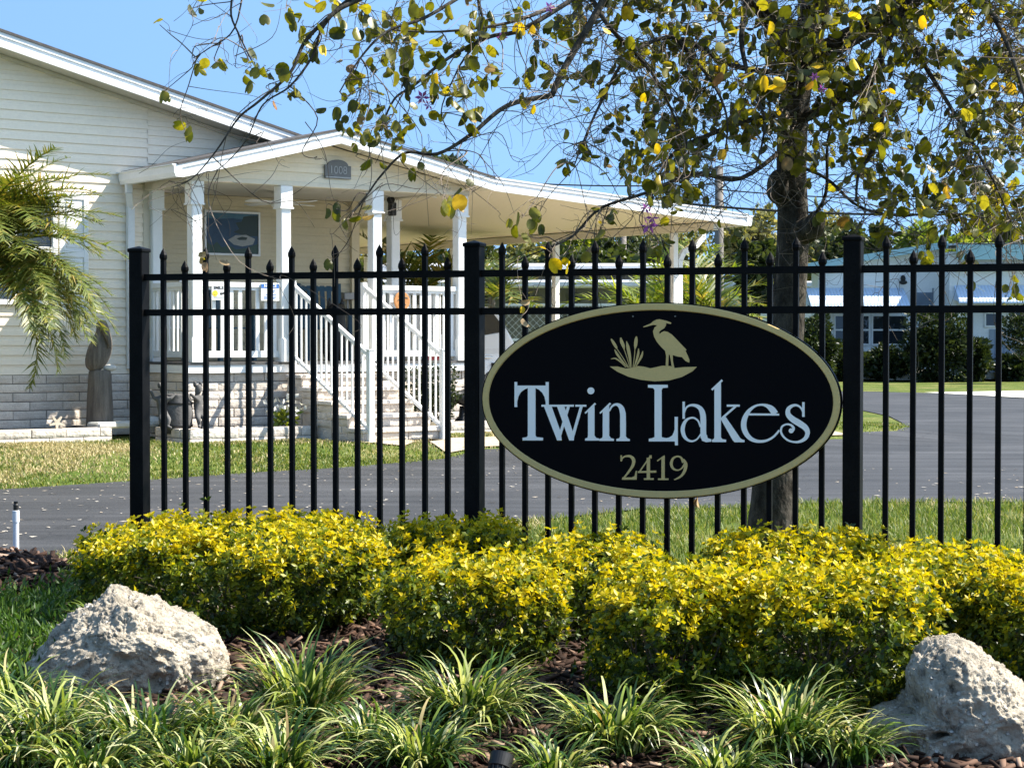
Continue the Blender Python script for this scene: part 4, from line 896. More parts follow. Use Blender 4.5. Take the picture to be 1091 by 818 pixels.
Z = 72.0
FH = empty('mobile_home', (fx(840, Z), Z, 0)); tag(FH, 'small distant white mobile home left of the tree trunk', 'mobile home'); ox = fx(840, Z)
X0, X1 = fx(786, Z) - ox, fx(890, Z) - ox
mb = MB(); mb.box((X0, 0, .2), (X1, 4, fz(307, Z))); mb.build('wall', M['home_wall'], FH)
mb = MB(); mb.box((X0 - .3, -.5, fz(307, Z)), (X1 + .3, 4.3, fz(300, Z)), bev=.05); mb.box((X0 - .1, -.45, fz(310, Z)), (X1, -.05, fz(307.5, Z))); mb.build('roof', M['roof_white'], FH)
for a, b in ((796, 808), (812, 826), (860, 876)):
    mb = MB(); x0, x1, z0, z1 = fx(a, Z) - ox, fx(b, Z) - ox, fz(329, Z), fz(318, Z); mb.box((x0 - .06, -.06, z0 - .06), (x1 + .06, -.03, z1 + .06)); w_ = mb.build('window', M['white'], FH)
    mb = MB(); mb.box((x0, -.08, z0), (x1, -.062, z1)); mb.build('pane', M['glass'], w_)

# turquoise-edged home on the right: gabled left wing, flat-eaved right wing a little nearer
Z = 66.0
TH = empty('mobile_home', (fx(985, Z), Z, 0)); tag(TH, 'white mobile home with turquoise roof edge and pale blue awnings, on the right', 'mobile home'); ox = fx(985, Z)
hx_ = lambda px: fx(px, Z) - ox
xl, xm, xr_ = hx_(872), hx_(1003), hx_(1260)
mb = MB(); zt = fz(281, Z); n_ = 14; zb = .15
pk = fz(263, Z)
mb.prism([(xl, zb), (xm, zb), (xm, pk), (xl, zt)], lambda u, v, d: (u, d, v), 0, 1.6)
for k in range(int((pk - zb) / .22)):
    z = zb + .22 * k + .1; x1 = xm; x0 = xl
    if z > zt: x0 = xl + (xm - xl) * (z - zt) / (pk - zt)
    mb.box((x0, -.014, z), (x1, .004, z + .012))
mb.box((xm, -1.2, zb), (xr_, 3.5, fz(270, Z))); mb.build('wall', M['home_wall'], TH)
mb = MB(); xo = hx_(853)
mb.add([(xo, -.5, fz(289, Z)), (xm + .1, -.5, fz(265, Z)), (xm + .1, -.5, fz(258, Z)), (xo, -.5, fz(282, Z)), (xo, .1, fz(289, Z)), (xm + .1, .1, fz(265, Z)), (xm + .1, .1, fz(258, Z)), (xo, .1, fz(282, Z))], [(0,1,2,3),(7,6,5,4),(0,4,5,1),(1,5,6,2),(2,6,7,3),(3,7,4,0)])
mb.box((xm + .12, -1.75, fz(279, Z)), (xr_, -1.62, fz(262.5, Z))); mb.build('roof_edge', M['turquoise'], TH)
mb = MB(); slope_slab(mb, xo, fz(285, Z), xm + .1, fz(261, Z), .1, 1.8, .05)
mb.add([(xm + .1, -1.75, fz(262, Z)), (xr_, -1.75, fz(262, Z)), (xr_, 4, fz(258, Z) + .1), (xm + .1, 4, fz(258, Z) + .1), (xm + .1, -1.75, fz(263.5, Z)), (xr_, -1.75, fz(263.5, Z)), (xr_, 4, fz(260, Z)), (xm + .1, 4, fz(260, Z))], [(0,1,2,3),(7,6,5,4),(0,4,5,1),(1,5,6,2),(2,6,7,3),(3,7,4,0)])
mb.build('roof', M['roof_white'], TH)
mb = MB(); mb.box((xm - .02, -1.25, zb), (xm + .24, -1.205, fz(288, Z))); mb.box((xm + .1, -1.6, fz(289, Z)), (xr_, -1.205, fz(286.5, Z))); mb.build('trim', M['white'], TH)
def awning(x0, x1, ztop, zbot, y, out, side=True):
    """ribbed aluminium awning rolling out from the wall"""
    mb = MB(); n = int((x1 - x0) / .11); prof = [(0, ztop), (out*.5, ztop - (ztop-zbot)*.42), (out*.93, ztop - (ztop-zbot)*.84), (out, zbot)]
    for k in range(n):
        a, b = x0 + (x1-x0)*k/n, x0 + (x1-x0)*(k+1)/n; vs = []
        for o, z in prof: vs += [(a + .004, y - o, z), ((a+b)/2, y - o - .006, z + .008), (b - .004, y - o, z)]
        mb.add(vs, [(3*i+j, 3*i+j+1, 3*i+j+4, 3*i+j+3) for i in range(3) for j in range(2)])
    for xx in ((x0, x1) if side else ()):
        mb.add([(xx, y, ztop)] + [(xx, y - o, z) for o, z in prof[1:]] + [(xx, y, zbot + .1)], [(0, 1, 2, 3, 4)])
    mb.box((x0 - .02, y - out - .02, zbot - .05), (x1 + .02, y - out + .01, zbot + .01)); return mb.build('awning', M['awning'], TH, False)
awning(hx_(858), hx_(962), fz(307, Z), fz(327, Z), -.02, 1.15); awning(hx_(1007), hx_(1235), fz(305, Z), fz(323, Z), -1.22, .8)
def th_window(a, b, c, d, y, cols, rows, frame='white'):
    x0, x1, z0, z1 = hx_(a), hx_(b), fz(d, Z), fz(c, Z); mb = MB(); f = .055
    for k in range(cols + 1): x = x0 + (x1-x0)*k/cols; mb.box((x - f/2, y - .05, z0), (x + f/2, y - .005, z1))
    for k in range(rows + 1): z = z0 + (z1-z0)*k/rows; mb.box((x0 - f/2, y - .055, z - f/2), (x1 + f/2, y - .008, z + f/2))
    w_ = mb.build('window', M[frame], TH); mb = MB(); mb.box((x0, y - .03, z0), (x1, y - .024, z1)); mb.build('pane', M['glass'], w_)
th_window(889, 926, 336, 367, 0, 2, 2); th_window(929, 966, 336, 367, 0, 1, 2); th_window(1040, 1058, 334, 348, -1.2, 1, 1); th_window(1064, 1140, 332, 350, -1.2, 2, 1)
mb = MB(); x0, x1 = hx_(976), hx_(993)
for k in range(9): z = fz(327, Z) + k*.055; mb.add([(x0, -.05, z), (x1, -.05, z), (x1, -.012, z + .06), (x0, -.012, z + .06)], [(0, 1, 2, 3)])
mb.box((x0 - .03, -.06, fz(327.5, Z)), (x0, -.01, fz(307, Z))); mb.box((x1, -.06, fz(327.5, Z)), (x1 + .03, -.01, fz(307, Z))); mb.build('louvre_vent', M['louver'], TH)
mb = MB(); mb.box((hx_(1045), -1.24, .2), (xr_, -1.205, fz(351, Z)))
for k in range(24): mb.box((hx_(1045) + k*.16, -1.255, .2), (hx_(1045) + k*.16 + .02, -1.238, fz(351, Z)))
mb.build('lower_panel', M['home_blue'], TH)
mb = MB(); mb.blob((hx_(961), -.12, fz(297, Z)), (.09, .12, .12)); mb.blob((hx_(961), -.16, fz(301, Z)), (.14, .10, .08)); mb.build('wall_lamp', M['black_figure'], TH, True)
mb = MB(); mb.box((hx_(912), -2.2, .05), (hx_(985), -.02, .40)); mb.box((hx_(930), -2.8, .04), (hx_(972), -2.2, .22)); mb.box((hx_(1040), -1.9, .05), (xr_, -1.26, .28)); mb.build('entrance_slab', M['white_concrete'], TH)
mb = MB(); mb.bar((hx_(1004), -1.3, fz(291, Z)), (hx_(1034), -1.9, fz(312, Z)), .035, .035, up=(0, 1, 0)); mb.build('awning_arm', M['white'], TH)

# ------------------------------------------------------------------ utility poles and cables
def upole(px, Z, ytop, r, label):
    p = at(px, 300, Z); t = empty('utility_pole', (p.x, Z, 0)); tag(t, label, 'utility pole'); h = fz(ytop, Z)
    mb = MB(); mb.tube([(0, 0, 0), (0, 0, h*.5), (0, 0, h)], [r, r*.88, r*.75], 10); mb.build('pole', M['pole_wood'], t, True); return t, h
P1, h1 = upole(766, 56, 178, .16, 'tall grey wooden utility pole behind the carport end')
P2, h2 = upole(664, 60, 246, .13, 'thin wooden pole seen under the carport roof')
def cable(name, p, q, sag, r, label):
    p, q = Vector(p), Vector(q); pts = [p.lerp(q, i/24) - Vector((0, 0, 4*sag*(i/24)*(1-i/24))) for i in range(25)]
    mb = MB(); mb.tube(pts, r, 5); o = mb.build(name, M['rope'], None, True); tag(o, label, 'cable')
cable('overhead_cable', at(500, 191, 57), at(767, 196, 56), .12, .022, 'upper thin cable running from above the carport to the tall pole')
cable('overhead_cable', at(730, 217, 55.7), at(1180, 221, 50), .25, .035, 'lower cable crossing behind the tree trunk at roof height')
cable('overhead_cable', at(766, 202, 55.8), at(1180, 203, 52), .25, .02, 'upper thin cable crossing behind the tree crown to the right')

# ------------------------------------------------------------------ the black fence
TH_F = math.atan(.0001877 * F); FD = Vector((math.cos(TH_F), -math.sin(TH_F), 0)); FNV = Vector((math.sin(TH_F), math.cos(TH_F), 0)); FP = Vector((0, 9.6, 0))
FEN = empty('metal_fence', FP, -TH_F); tag(FEN, 'black metal picket fence with pointed pickets and square posts', 'fence')
def fl(px, py=360, off=0):                       # along-fence coordinate and height of a pixel on the fence plane
    q = onplane(px, py, FP + FNV * off, FNV) - FP; return q.dot(FD), q.z
def zl(u, a, b):                                 # interpolate measured heights along the fence
    return a + (b - a) * (u + 2.15) / 4.15
def fbox(name, a, b, bev, parent): mb = MB(); mb.box(a, b, bev=bev); return mb.build(name, M['black_metal'], parent)
posts = [fl(148.5)[0], fl(505.5)[0], fl(909)[0]]; posts.append(posts[2] + 1.95)
hwid = .041
for u in posts:
    z1 = zl(u, 1.808, 1.796)
    mb = MB(); mb.box((u - hwid, -hwid, -.05), (u + hwid, hwid, z1 - .02), bev=.004); p_ = mb.build('post', M['black_metal'], FEN)
    mb = MB(); c = hwid + .006; mb.box((u - c, -c, z1 - .028), (u + c, c, z1 - .008), bev=.004); mb.add([(u-c+.004, -c+.004, z1-.008), (u+c-.004, -c+.004, z1-.008), (u+c-.004, c-.004, z1-.008), (u-c+.004, c-.004, z1-.008), (u, 0, z1 + .006)], [(0,1,4),(1,2,4),(2,3,4),(3,0,4)]); mb.build('post_cap', M['black_metal'], p_)
for a, b in zip(posts, posts[1:]):
    for za, zb_ in ((1.645, 1.637), (1.456, 1.449), (.16, .155)):
        mb = MB(); ua, ub = a + hwid, b - hwid; mb.bar((ua, 0, zl(ua, za, zb_)), (ub, 0, zl(ub, za, zb_)), .034, .034); mb.build('rail', M['black_metal'], FEN)
def picket(u, ztip):
    mb = MB(); a = .0125; zb = .06; zs_ = ztip - .062
    mb.box((u - a, -a, zb), (u + a, a, zs_), bev=.0015)
    mb.lathe([(.0165, zs_ - .002), (.0215, zs_ + .012), (.0205, zs_ + .026), (.011, zs_ + .046), (.0015, ztip)], 8, M=Matrix.Translation((u, 0, 0))); mb.build('picket', M['black_metal'], FEN)
PX1 = [174.4, 197.3, 219.3, 242, 264.8, 287.9, 311, 334, 357.4, 380.8, 404.5, 428.3, 452.7, 477]
PX2 = [535, 559.5, 584, 609, 634, 659.5, 685, 711, 737.5, 765, 793, 820.3, 848, 876]
PX3 = [944, 973, 1003.3, 1033.5, 1064]
for S_ in (PX1, PX2, PX3):
    us = [fl(p)[0] for p in S_]
    if S_ is PX3: d = us[-1] - us[-2]; us += [us[-1] + d * k for k in range(1, 10)]
    for i, u in enumerate(us): picket(u, zl(u, 1.800, 1.792) if i % 2 == 0 else zl(u, 1.733, 1.722))

# ------------------------------------------------------------------ the oval sign
SO = -.075                                       # face of the sign stands in front of the pickets
cu_, cz_ = fl(704.5, 427, SO); SG = empty('entrance_sign', FP + FD * cu_ + FNV * SO, -TH_F)
tag(SG, 'black oval Twin Lakes sign with gold rim and heron, fixed to the fence', 'sign')
def sp(px, py): u, z = fl(px, py, SO); return u - cu_, z
uL, uR = sp(513, 427)[0], sp(896, 427)[0]; a_ = (uR - uL) / 2; uc = (uL + uR) / 2
zT, zB = sp(703, 322.3)[1], sp(706, 531.5)[1]; b_ = (zT - zB) / 2; zc = (zT + zB) / 2
N = 120
def ell(a, b): return [(uc + a*math.cos(2*math.pi*i/N), zc + b*math.sin(2*math.pi*i/N)) for i in range(N)]
mb = MB(); e0 = ell(a_ - .036, b_ - .036); mb.prism(e0, lambda u, v, d: (u, d, v), 0.006, .030); mb.build('panel', M['sign_black'], SG)
def ring(mb, prof):
    vs = [p for (k, y) in prof for p in [(u, y, v) for u, v in ell(a_ - k, b_ - k)]]; m = len(prof)
    mb.add(vs, [(j*N+i, j*N+(i+1) % N, ((j+1) % m)*N+(i+1) % N, ((j+1) % m)*N+i) for j in range(m) for i in range(N)])
mb = MB(); ring(mb, [(.004, .002), (.008, -.002), (.034, -.002), (.0375, .004), (.0375, .012), (.004, .012)]); mb.build('rim', M['gold'], SG)
mb = MB(); ring(mb, [(-.001, .004), (.0035, .004), (.0035, .034), (-.001, .034)]); mb.build('edge_band', M['sign_black'], SG)
for u in (-.45, 0.02, .47):
    mb = MB(); mb.box((uc + u - .02, .031, zc + .33), (uc + u + .02, .062, zc + .40)); mb.box((uc + u - .02, .031, zc - .30), (uc + u + .02, .062, zc - .23)); mb.box((uc + u - .012, .031, zc - .23), (uc + u + .012, .05, zc + .33)); mb.build('bracket', M['black_metal'], SG)
for px_, py_ in ((674, 337), (719, 337), (652, 522), (757, 520)):
    u, v = sp(px_, py_); mb = MB(); mb.lathe([(.0045, 0), (.004, .002), (.001, .003)], 10, M=Matrix.Translation((u, .006, v)) @ Matrix.Rotation(math.pi/2, 4, 'X')); mb.build('screw', M['plaque'], SG)
class Glyph:
    """raised lettering: strokes and outlines in zoomed pixel coordinates mapped on to the sign face"""
    def __init__(s, ox, oy, k): s.mb = MB(); s.o = (ox, oy, k); s.d = .0035
    def pt(s, x, y): ox, oy, k = s.o; return sp(x / k + ox, y / k + oy)
    def poly(s, pts):
        q = [s.pt(*p) for p in pts]; s.d += .00025; s.mb.prism(q, lambda u, v, d: (u, .006 - d, v), s.d, 0.0)
    def stroke(s, pts, sub=7, smooth=True):
        P = [Vector(p) for p in pts]; out = []
        if smooth and len(P) > 2:
            for i in range(len(P) - 1):
                p0, p1, p2, p3 = P[max(i-1, 0)], P[i], P[i+1], P[min(i+2, len(P)-1)]
                for j in range(sub):
                    t = j / sub; out.append(.5*((2*p1) + (p2-p0)*t + (2*p0-5*p1+4*p2-p3)*t*t + (3*p1-p0-3*p2+p3)*t**3))
            out.append(P[-1])
        else: out = P
        L = []; Rr = []; n = len(out)
        for i, p in enumerate(out):
            d = out[min(i+1, n-1)] - out[max(i-1, 0)]; d = Vector((d.x, d.y)); d.normalize(); nn = Vector((-d.y, d.x)) * max(p.z * .92 - .6, .5) / 2
            L.append(s.pt(p.x + nn.x, p.y + nn.y)); Rr.append(s.pt(p.x - nn.x, p.y - nn.y))
        s.d += .00025; f = .006 - s.d; b = .006
        vs = [(u, f, v) for u, v in L] + [(u, f, v) for u, v in Rr] + [(u, b, v) for u, v in L] + [(u, b, v) for u, v in Rr]
        fs = []
        for i in range(n-1): fs += [(i, i+1, n+i+1, n+i), (i, 2*n+i, 2*n+i+1, i+1), (n+i, n+i+1, 3*n+i+1, 3*n+i)]
        fs += [(0, n, 3*n, 2*n), (n-1, 3*n-1, 4*n-1, 2*n-1)]
        s.mb.add(vs, fs)
    def disc(s, x, y, r): s.poly([(x + r*math.cos(t), y + r*math.sin(t)) for t in np.linspace(0, 2*math.pi, 25)[:-1]])
    def rect(s, x0, y0, x1, y1): s.poly([(x0, y0), (x1, y0), (x1, y1), (x0, y1)])
    def done(s, name, mat): return s.mb.build(name, mat, SG)
LW = M['letter_white']; A6 = (530, 390, 5.742); A7 = (700, 390, 5.742)
g = Glyph(*A6)      # T
g.rect(103, 97, 119, 250); g.rect(294, 97, 312, 236); g.rect(119, 119, 294, 134); g.rect(185, 134, 231, 440)
g.poly([(119, 134), (185, 134), (165, 142), (142, 160), (127, 185), (119, 218)]); g.poly([(231, 134), (294, 134), (294, 218), (287, 187), (273, 162), (252, 143)])
g.poly([(153, 438), (178, 434), (185, 425), (231, 425), (238, 434), (277, 438), (277, 454), (153, 454)]); g.done('letter', LW)
g = Glyph(*A6)      # w
g.poly([(268, 236), (362, 236), (362, 248), (330, 248), (384, 400), (392, 454), (364, 454), (284, 248), (268, 248)])
g.poly([(340, 236), (466, 236), (466, 248), (408, 248), (466, 420), (466, 454), (438, 454), (364, 248), (340, 248)])
g.poly([(424, 248), (441, 248), (380, 454), (366, 446)]); g.poly([(503, 248), (520, 248), (462, 454), (446, 446)]); g.poly([(476, 236), (542, 236), (542, 248), (476, 248)]); g.done('letter', LW)
g = Glyph(*A6)      # i
g.poly([(553, 272), (592, 236), (592, 425), (602, 438), (620, 443), (620, 455), (535, 455), (535, 443), (550, 438), (553, 425)]); g.stroke([(535, 288, 11), (598, 228, 13)]); g.disc(570, 151, 21); g.done('letter', LW)
g = Glyph(*A6)      # n
g.poly([(643, 272), (682, 236), (682, 425), (692, 440), (711, 445), (711, 457), (622, 457), (622, 445), (640, 438), (643, 425)]); g.stroke([(626, 288, 11), (690, 227, 13)])
g.stroke([(682, 276, 10), (700, 246, 13), (727, 234, 18), (752, 249, 30), (765, 285, 37), (767, 340, 38), (767, 440, 38)]); g.poly([(727, 445), (745, 440), (748, 432), (786, 432), (792, 441), (808, 446), (808, 458), (727, 458)]); g.done('letter', LW)
g = Glyph(*A6)      # L
g.poly([(920, 114), (1040, 114), (1040, 131), (1010, 134), (1003, 146), (1003, 436), (960, 436), (960, 146), (952, 134), (920, 131)])
g.poly([(925, 444), (945, 440), (960, 434), (1003, 434), (1030, 440), (1050, 436), (1068, 424), (1078, 404), (1083, 385), (1083, 310), (1102, 310), (1102, 484), (1085, 484), (1084, 460), (925, 460)]); g.done('letter', LW)
g = Glyph(*A7)      # a
g.rect(155, 217, 169, 322); g.stroke([(166, 285, 9), (178, 254, 12), (205, 239, 15), (240, 243, 22), (266, 262, 31), (279, 295, 37), (282, 340, 38), (282, 400, 38), (284, 440, 40)])
g.poly([(263, 420), (303, 420), (308, 440), (331, 447), (331, 462), (300, 465), (275, 456)])
g.stroke([(264, 372, 9), (250, 335, 11), (222, 316, 12), (190, 322, 15), (167, 346, 22), (156, 385, 27), (164, 425, 24), (185, 450, 17), (214, 459, 13), (244, 446, 11), (266, 416, 9)]); g.done('letter', LW)
g = Glyph(*A7)      # k
g.poly([(350, 135), (390, 98), (390, 435), (398, 446), (421, 450), (421, 464), (336, 464), (336, 450), (348, 444), (350, 432)]); g.stroke([(334, 145, 13), (398, 86, 14)])
g.stroke([(390, 324, 14), (480, 246, 15)]); g.rect(426, 235, 505, 248); g.poly([(386, 318), (412, 300), (424, 318), (508, 440), (520, 449), (534, 452), (534, 465), (474, 465), (462, 452)]); g.done('letter', LW)
g = Glyph(*A7)      # e
g.stroke([(545, 295, 14), (746, 296, 14)], smooth=False); g.stroke([(722, 292, 44), (700, 262, 40), (672, 243, 24), (636, 236, 14), (596, 246, 16), (558, 278, 26), (534, 325, 35), (530, 372, 36), (546, 415, 33), (578, 447, 27), (622, 460, 20), (668, 455, 17), (706, 436, 15), (732, 411, 14), (746, 392, 12)]); g.done('letter', LW)
g = Glyph(*A7)      # s
g.rect(887, 220, 902, 310); g.stroke([(891, 282, 8), (878, 254, 12), (852, 239, 15), (824, 244, 21), (802, 264, 28), (802, 296, 34), (828, 324, 40), (870, 350, 42), (906, 376, 38), (920, 406, 31), (908, 440, 26), (876, 460, 19), (840, 464, 14), (802, 454, 13), (772, 430, 13), (757, 400, 14), (764, 370, 13), (790, 356, 12), (818, 360, 14), (834, 378, 17), (832, 395, 14)], sub=6); g.disc(820, 395, 15); g.done('letter', LW)
GD = M['gold']
g = Glyph(*A6)      # 2
g.stroke([(757, 580, 7), (764, 562, 9), (784, 551, 12), (812, 552, 17), (831, 572, 22), (828, 604, 20), (806, 640, 15), (776, 678, 11), (765, 690, 9)]); g.poly([(763, 680), (820, 680), (838, 672), (845, 640), (852, 640), (850, 694), (760, 694)]); g.rect(752, 545, 760, 582); g.done('digit', GD)
g = Glyph(*A6)      # 4
g.rect(912, 560, 932, 686); g.poly([(928, 545), (942, 545), (942, 565), (930, 563)]); g.stroke([(934, 550, 9), (866, 648, 9)], smooth=False); g.poly([(858, 642), (970, 638), (970, 651), (858, 653)]); g.rect(895, 685, 955, 695); g.done('digit', GD)
g = Glyph(*A6)      # 1
g.poly([(1002, 560), (1022, 545), (1022, 690), (1002, 690)]); g.stroke([(976, 580, 8), (1018, 550, 9)], smooth=False); g.rect(981, 686, 1045, 696); g.done('digit', GD)
g = Glyph(*A7)      # 9
g.stroke([(160, 590, 17), (146, 560, 13), (124, 552, 11), (98, 564, 15), (86, 594, 19), (96, 624, 15), (122, 636, 10), (148, 626, 9), (166, 600, 12), (170, 580, 14)]); g.stroke([(158, 570, 14), (174, 598, 22), (168, 640, 20), (146, 672, 15), (116, 690, 10), (103, 694, 6)]); g.done('digit', GD)
A5 = (600, 330, 6.061); EM = []
g = Glyph(*A5); g.poly([(514, 110), (538, 99), (562, 90), (580, 75), (600, 64), (620, 61), (648, 67), (672, 73), (698, 84), (693, 92), (664, 86), (661, 104), (650, 120), (630, 132), (619, 142), (621, 158), (636, 144), (652, 138), (672, 142), (700, 160), (730, 190), (762, 224), (795, 258), (789, 266), (804, 298), (815, 326), (812, 341), (788, 330), (766, 305), (738, 302), (706, 292), (707, 330), (716, 372), (701, 373), (695, 330), (688, 292), (680, 289), (678, 330), (676, 366), (661, 366), (664, 300), (658, 266), (630, 238), (602, 204), (586, 172), (579, 140), (588, 116), (606, 100), (582, 97), (548, 106), (520, 113)]); g.done('heron_emblem', GD)
g = Glyph(*A5); g.poly([(300, 366), (350, 366), (402, 379), (440, 373), (480, 363), (520, 367), (560, 378), (600, 370), (640, 361), (690, 363), (720, 376), (780, 370), (863, 368), (832, 398), (764, 434), (684, 456), (590, 462), (500, 452), (420, 432), (350, 400)]); g.done('island_emblem', GD)
g = Glyph(*A5)
for h_, s_ in (([(308, 188, 8), (322, 210, 19), (340, 240, 17), (346, 252, 8)], [(346, 252, 5), (385, 310, 5), (422, 372, 5)]), ([(370, 180, 8), (376, 205, 22), (388, 235, 20), (392, 254, 8)], [(392, 254, 5), (412, 312, 5), (430, 372, 5)]), ([(472, 172, 8), (470, 195, 22), (466, 230, 21), (463, 252, 8)], [(463, 252, 5), (458, 310, 5), (450, 372, 5)])):
    g.stroke(h_); g.stroke(s_)
for l_ in ([(408, 203, 4), (418, 245, 22), (430, 310, 18), (437, 372, 6)], [(332, 256, 4), (346, 284, 15), (380, 330, 11), (416, 371, 5)], [(308, 318, 3), (336, 314, 10), (372, 338, 9), (404, 371, 5)], [(514, 266, 4), (505, 300, 15), (486, 335, 12), (466, 371, 5)], [(486, 250, 4), (484, 285, 15), (472, 330, 12), (457, 371, 5)]): g.stroke(l_)
g.done('reed_emblem', GD)
# ------------------------------------------------------------------ leaf builders
def unit(v): return v / np.maximum(np.linalg.norm(v, axis=-1, keepdims=True), 1e-9)
def leaf_cards(P, D, L, Wd, fold=.35, tipdown=0.0):
    """folded four-point leaves: base P, direction D, length L, width Wd -> (V, F) as two triangles each"""
    n = len(P); D = unit(D); up = rng.normal(size=(n, 3)); s = unit(np.cross(D, up)); nn = np.cross(s, D)
    L = np.broadcast_to(np.asarray(L, float).reshape(-1, 1), (n, 1)); Wd = np.broadcast_to(np.asarray(Wd, float).reshape(-1, 1), (n, 1))
    mid = P + D * L * .48
    a = mid + s * Wd * .5 + nn * Wd * fold * .5; b = mid - s * Wd * .5 + nn * Wd * fold * .5; tip = P + D * L
    V = np.stack([P, a, tip, b], 1).reshape(-1, 3); i = np.arange(n)[:, None] * 4
    F = np.concatenate([i + [[0, 1, 2]], i + [[0, 2, 3]]], 1).reshape(-1, 3)
    return V, F
def join_cards(parts):
    V = []; F = []; M_ = []; o = 0
    for v, f, m in parts: V.append(v); F.append(f + o); M_.append(np.full(len(f), m)); o += len(v)
    return np.concatenate(V), np.concatenate(F), np.concatenate(M_)

# ------------------------------------------------------------------ golden hedge shrubs
def hedge_bush(name, px, Y, zb, w_, d_, top_py, label, dens=1.0, seed=0, lean=0.0):
    """clipped golden shrub: px centre column, depth Y, half width w_, half depth d_; top edge seen at row top_py"""
    X = fx(px, Y); top = at(px, top_py, Y + d_ * .25).z; h = top - zb - .085
    t = empty('golden_shrub', (X, Y, zb)); tag(t, label, 'shrub', 'golden shrubs planted along the fence')
    r_ = np.random.default_rng(100 + seed)
    def surf(th, ph):                         # superellipsoid with lumps; th polar from top, ph around
        e = .62
        f = lambda c, k: np.sign(c) * np.abs(c) ** k
        x = f(np.sin(th), e) * f(np.cos(ph), .85); y = f(np.sin(th), e) * f(np.sin(ph), .85); z = f(np.cos(th), .58)
        lump = 1 + .11 * np.sin(3*ph + seed) * np.sin(2.3*th + seed*1.7) + .075 * np.sin(7*ph + 2*seed + 3*th) + .055 * np.sin(13*ph - 5*th + seed) + .035*np.sin(21*ph + 11*th)
        taper = .90 + .10 * np.clip((z + .75), 0, 1)
        return np.stack([x*w_*lump*taper, y*d_*lump*taper, h*.5*(1 + z*(.93 + .07*lump))], -1)
    area = 4.2 * (w_*d_ + (w_ + d_)*h*.75); n = int(980 * area * dens)
    th = np.arccos(1 - 1.86 * r_.random(n)); ph = r_.random(n) * 2*np.pi
    base = surf(th, ph); c0 = np.array([0, 0, h*.45]); out = unit((base - c0) / np.array([w_, d_, h*.55])); out[:, 2] += .75; out = unit(out + r_.normal(size=(n, 3)) * .35)
    shr = 1 - r_.random(n)[:, None] ** 2 * .16; base = c0 + (base - c0) * shr
    sl = r_.uniform(.04, .105, n) + .05 * (r_.random(n) < .07); parts = []
    up = np.clip(out[:, 2], 0, 1); topness = np.clip(base[:, 2] / h, 0, 1)
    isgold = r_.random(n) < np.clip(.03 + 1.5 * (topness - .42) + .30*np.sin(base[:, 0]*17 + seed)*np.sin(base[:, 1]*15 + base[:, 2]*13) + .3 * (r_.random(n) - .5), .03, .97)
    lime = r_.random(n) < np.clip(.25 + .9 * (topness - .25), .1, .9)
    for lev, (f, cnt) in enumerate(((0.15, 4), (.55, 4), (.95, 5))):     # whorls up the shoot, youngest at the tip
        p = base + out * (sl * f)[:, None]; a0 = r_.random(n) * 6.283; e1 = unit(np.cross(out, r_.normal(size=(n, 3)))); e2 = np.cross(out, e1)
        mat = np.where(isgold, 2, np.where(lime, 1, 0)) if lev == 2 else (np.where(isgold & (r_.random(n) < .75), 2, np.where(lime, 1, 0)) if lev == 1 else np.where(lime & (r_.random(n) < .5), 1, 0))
        for c in range(cnt):
            an = a0 + c * 6.283 / cnt + r_.normal(size=n) * .25; sd = e1 * np.cos(an)[:, None] + e2 * np.sin(an)[:, None]
            d = unit(sd + out * r_.uniform(.15, .75, n)[:, None] + r_.normal(size=(n, 3)) * .12); L = r_.uniform(.022, .040, n) * (1.0 if lev < 2 else .88); keep = r_.random(n) < .92
            V, F_ = leaf_cards(p[keep], d[keep], L[keep], L[keep] * r_.uniform(.46, .62), .28); parts.append((V, F_, np.repeat(mat[keep], 2)))
    m = int(n * 1.1); q = r_.normal(size=(m, 3)); q = unit(q) * r_.uniform(.35, .9, m)[:, None]; q = c0 + q * np.array([w_*.92, d_*.92, h*.52]); q[:, 2] = np.clip(q[:, 2], .04, None)
    V, F_ = leaf_cards(q, r_.normal(size=(m, 3)) + [0, 0, .5], r_.uniform(.022, .036, m), r_.uniform(.012, .018, m)); parts.append((V, F_, np.zeros(len(F_), int)))
    V = []; F2 = []; Ms = []; o = 0
    for v, f, mi in parts: V.append(v); F2.append(f + o); Ms.append(mi); o += len(v)
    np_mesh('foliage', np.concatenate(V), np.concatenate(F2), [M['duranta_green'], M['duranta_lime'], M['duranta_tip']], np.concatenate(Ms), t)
    mb = MB()
    for k in range(46):
        i = r_.integers(n); e = Vector(base[i]); b = Vector((r_.normal()*w_*.22, r_.normal()*d_*.22, -.02)); mm = b.lerp(e, .55) + Vector((r_.normal()*.03, r_.normal()*.03, r_.normal()*.02))
        mb.tube([b, mm, e], [.006, .004, .0015], 4)
    if lean:
        for k in range(26):                   # clipped bare twigs sticking out at the right
            z = r_.uniform(.12, .42)*h*1.1; b = Vector((w_*.72, -d_*.3 + r_.normal()*.05, z)); e = b + Vector((r_.uniform(.10, .19), r_.normal()*.03, r_.uniform(-.02, .06))); mb.tube([b, b.lerp(e, .5) + Vector((0, 0, .008)), e], [.002, .0016, .001], 4)
    mb.build('stems', M['twig'], t); return t
g_ = lambda x, y: gz(x, y)
def B(px, Y, w_, d_, top, label, **k): hedge_bush('golden_shrub', px, Y, g_(fx(px, Y), Y) - .01, w_, d_, top, label, **k)
B(258, 8.95, .665, .66, 545, 'largest golden shrub, behind the left boulder at the left end of the fence', seed=1)
B(487, 9.40, .30, .28, 546, 'small golden shrub tight against the middle fence post', seed=2)
B(508, 8.05, .325, .36, 585, 'rounded golden shrub with bare twigs on its right, below the middle fence post', seed=3, lean=1.0)
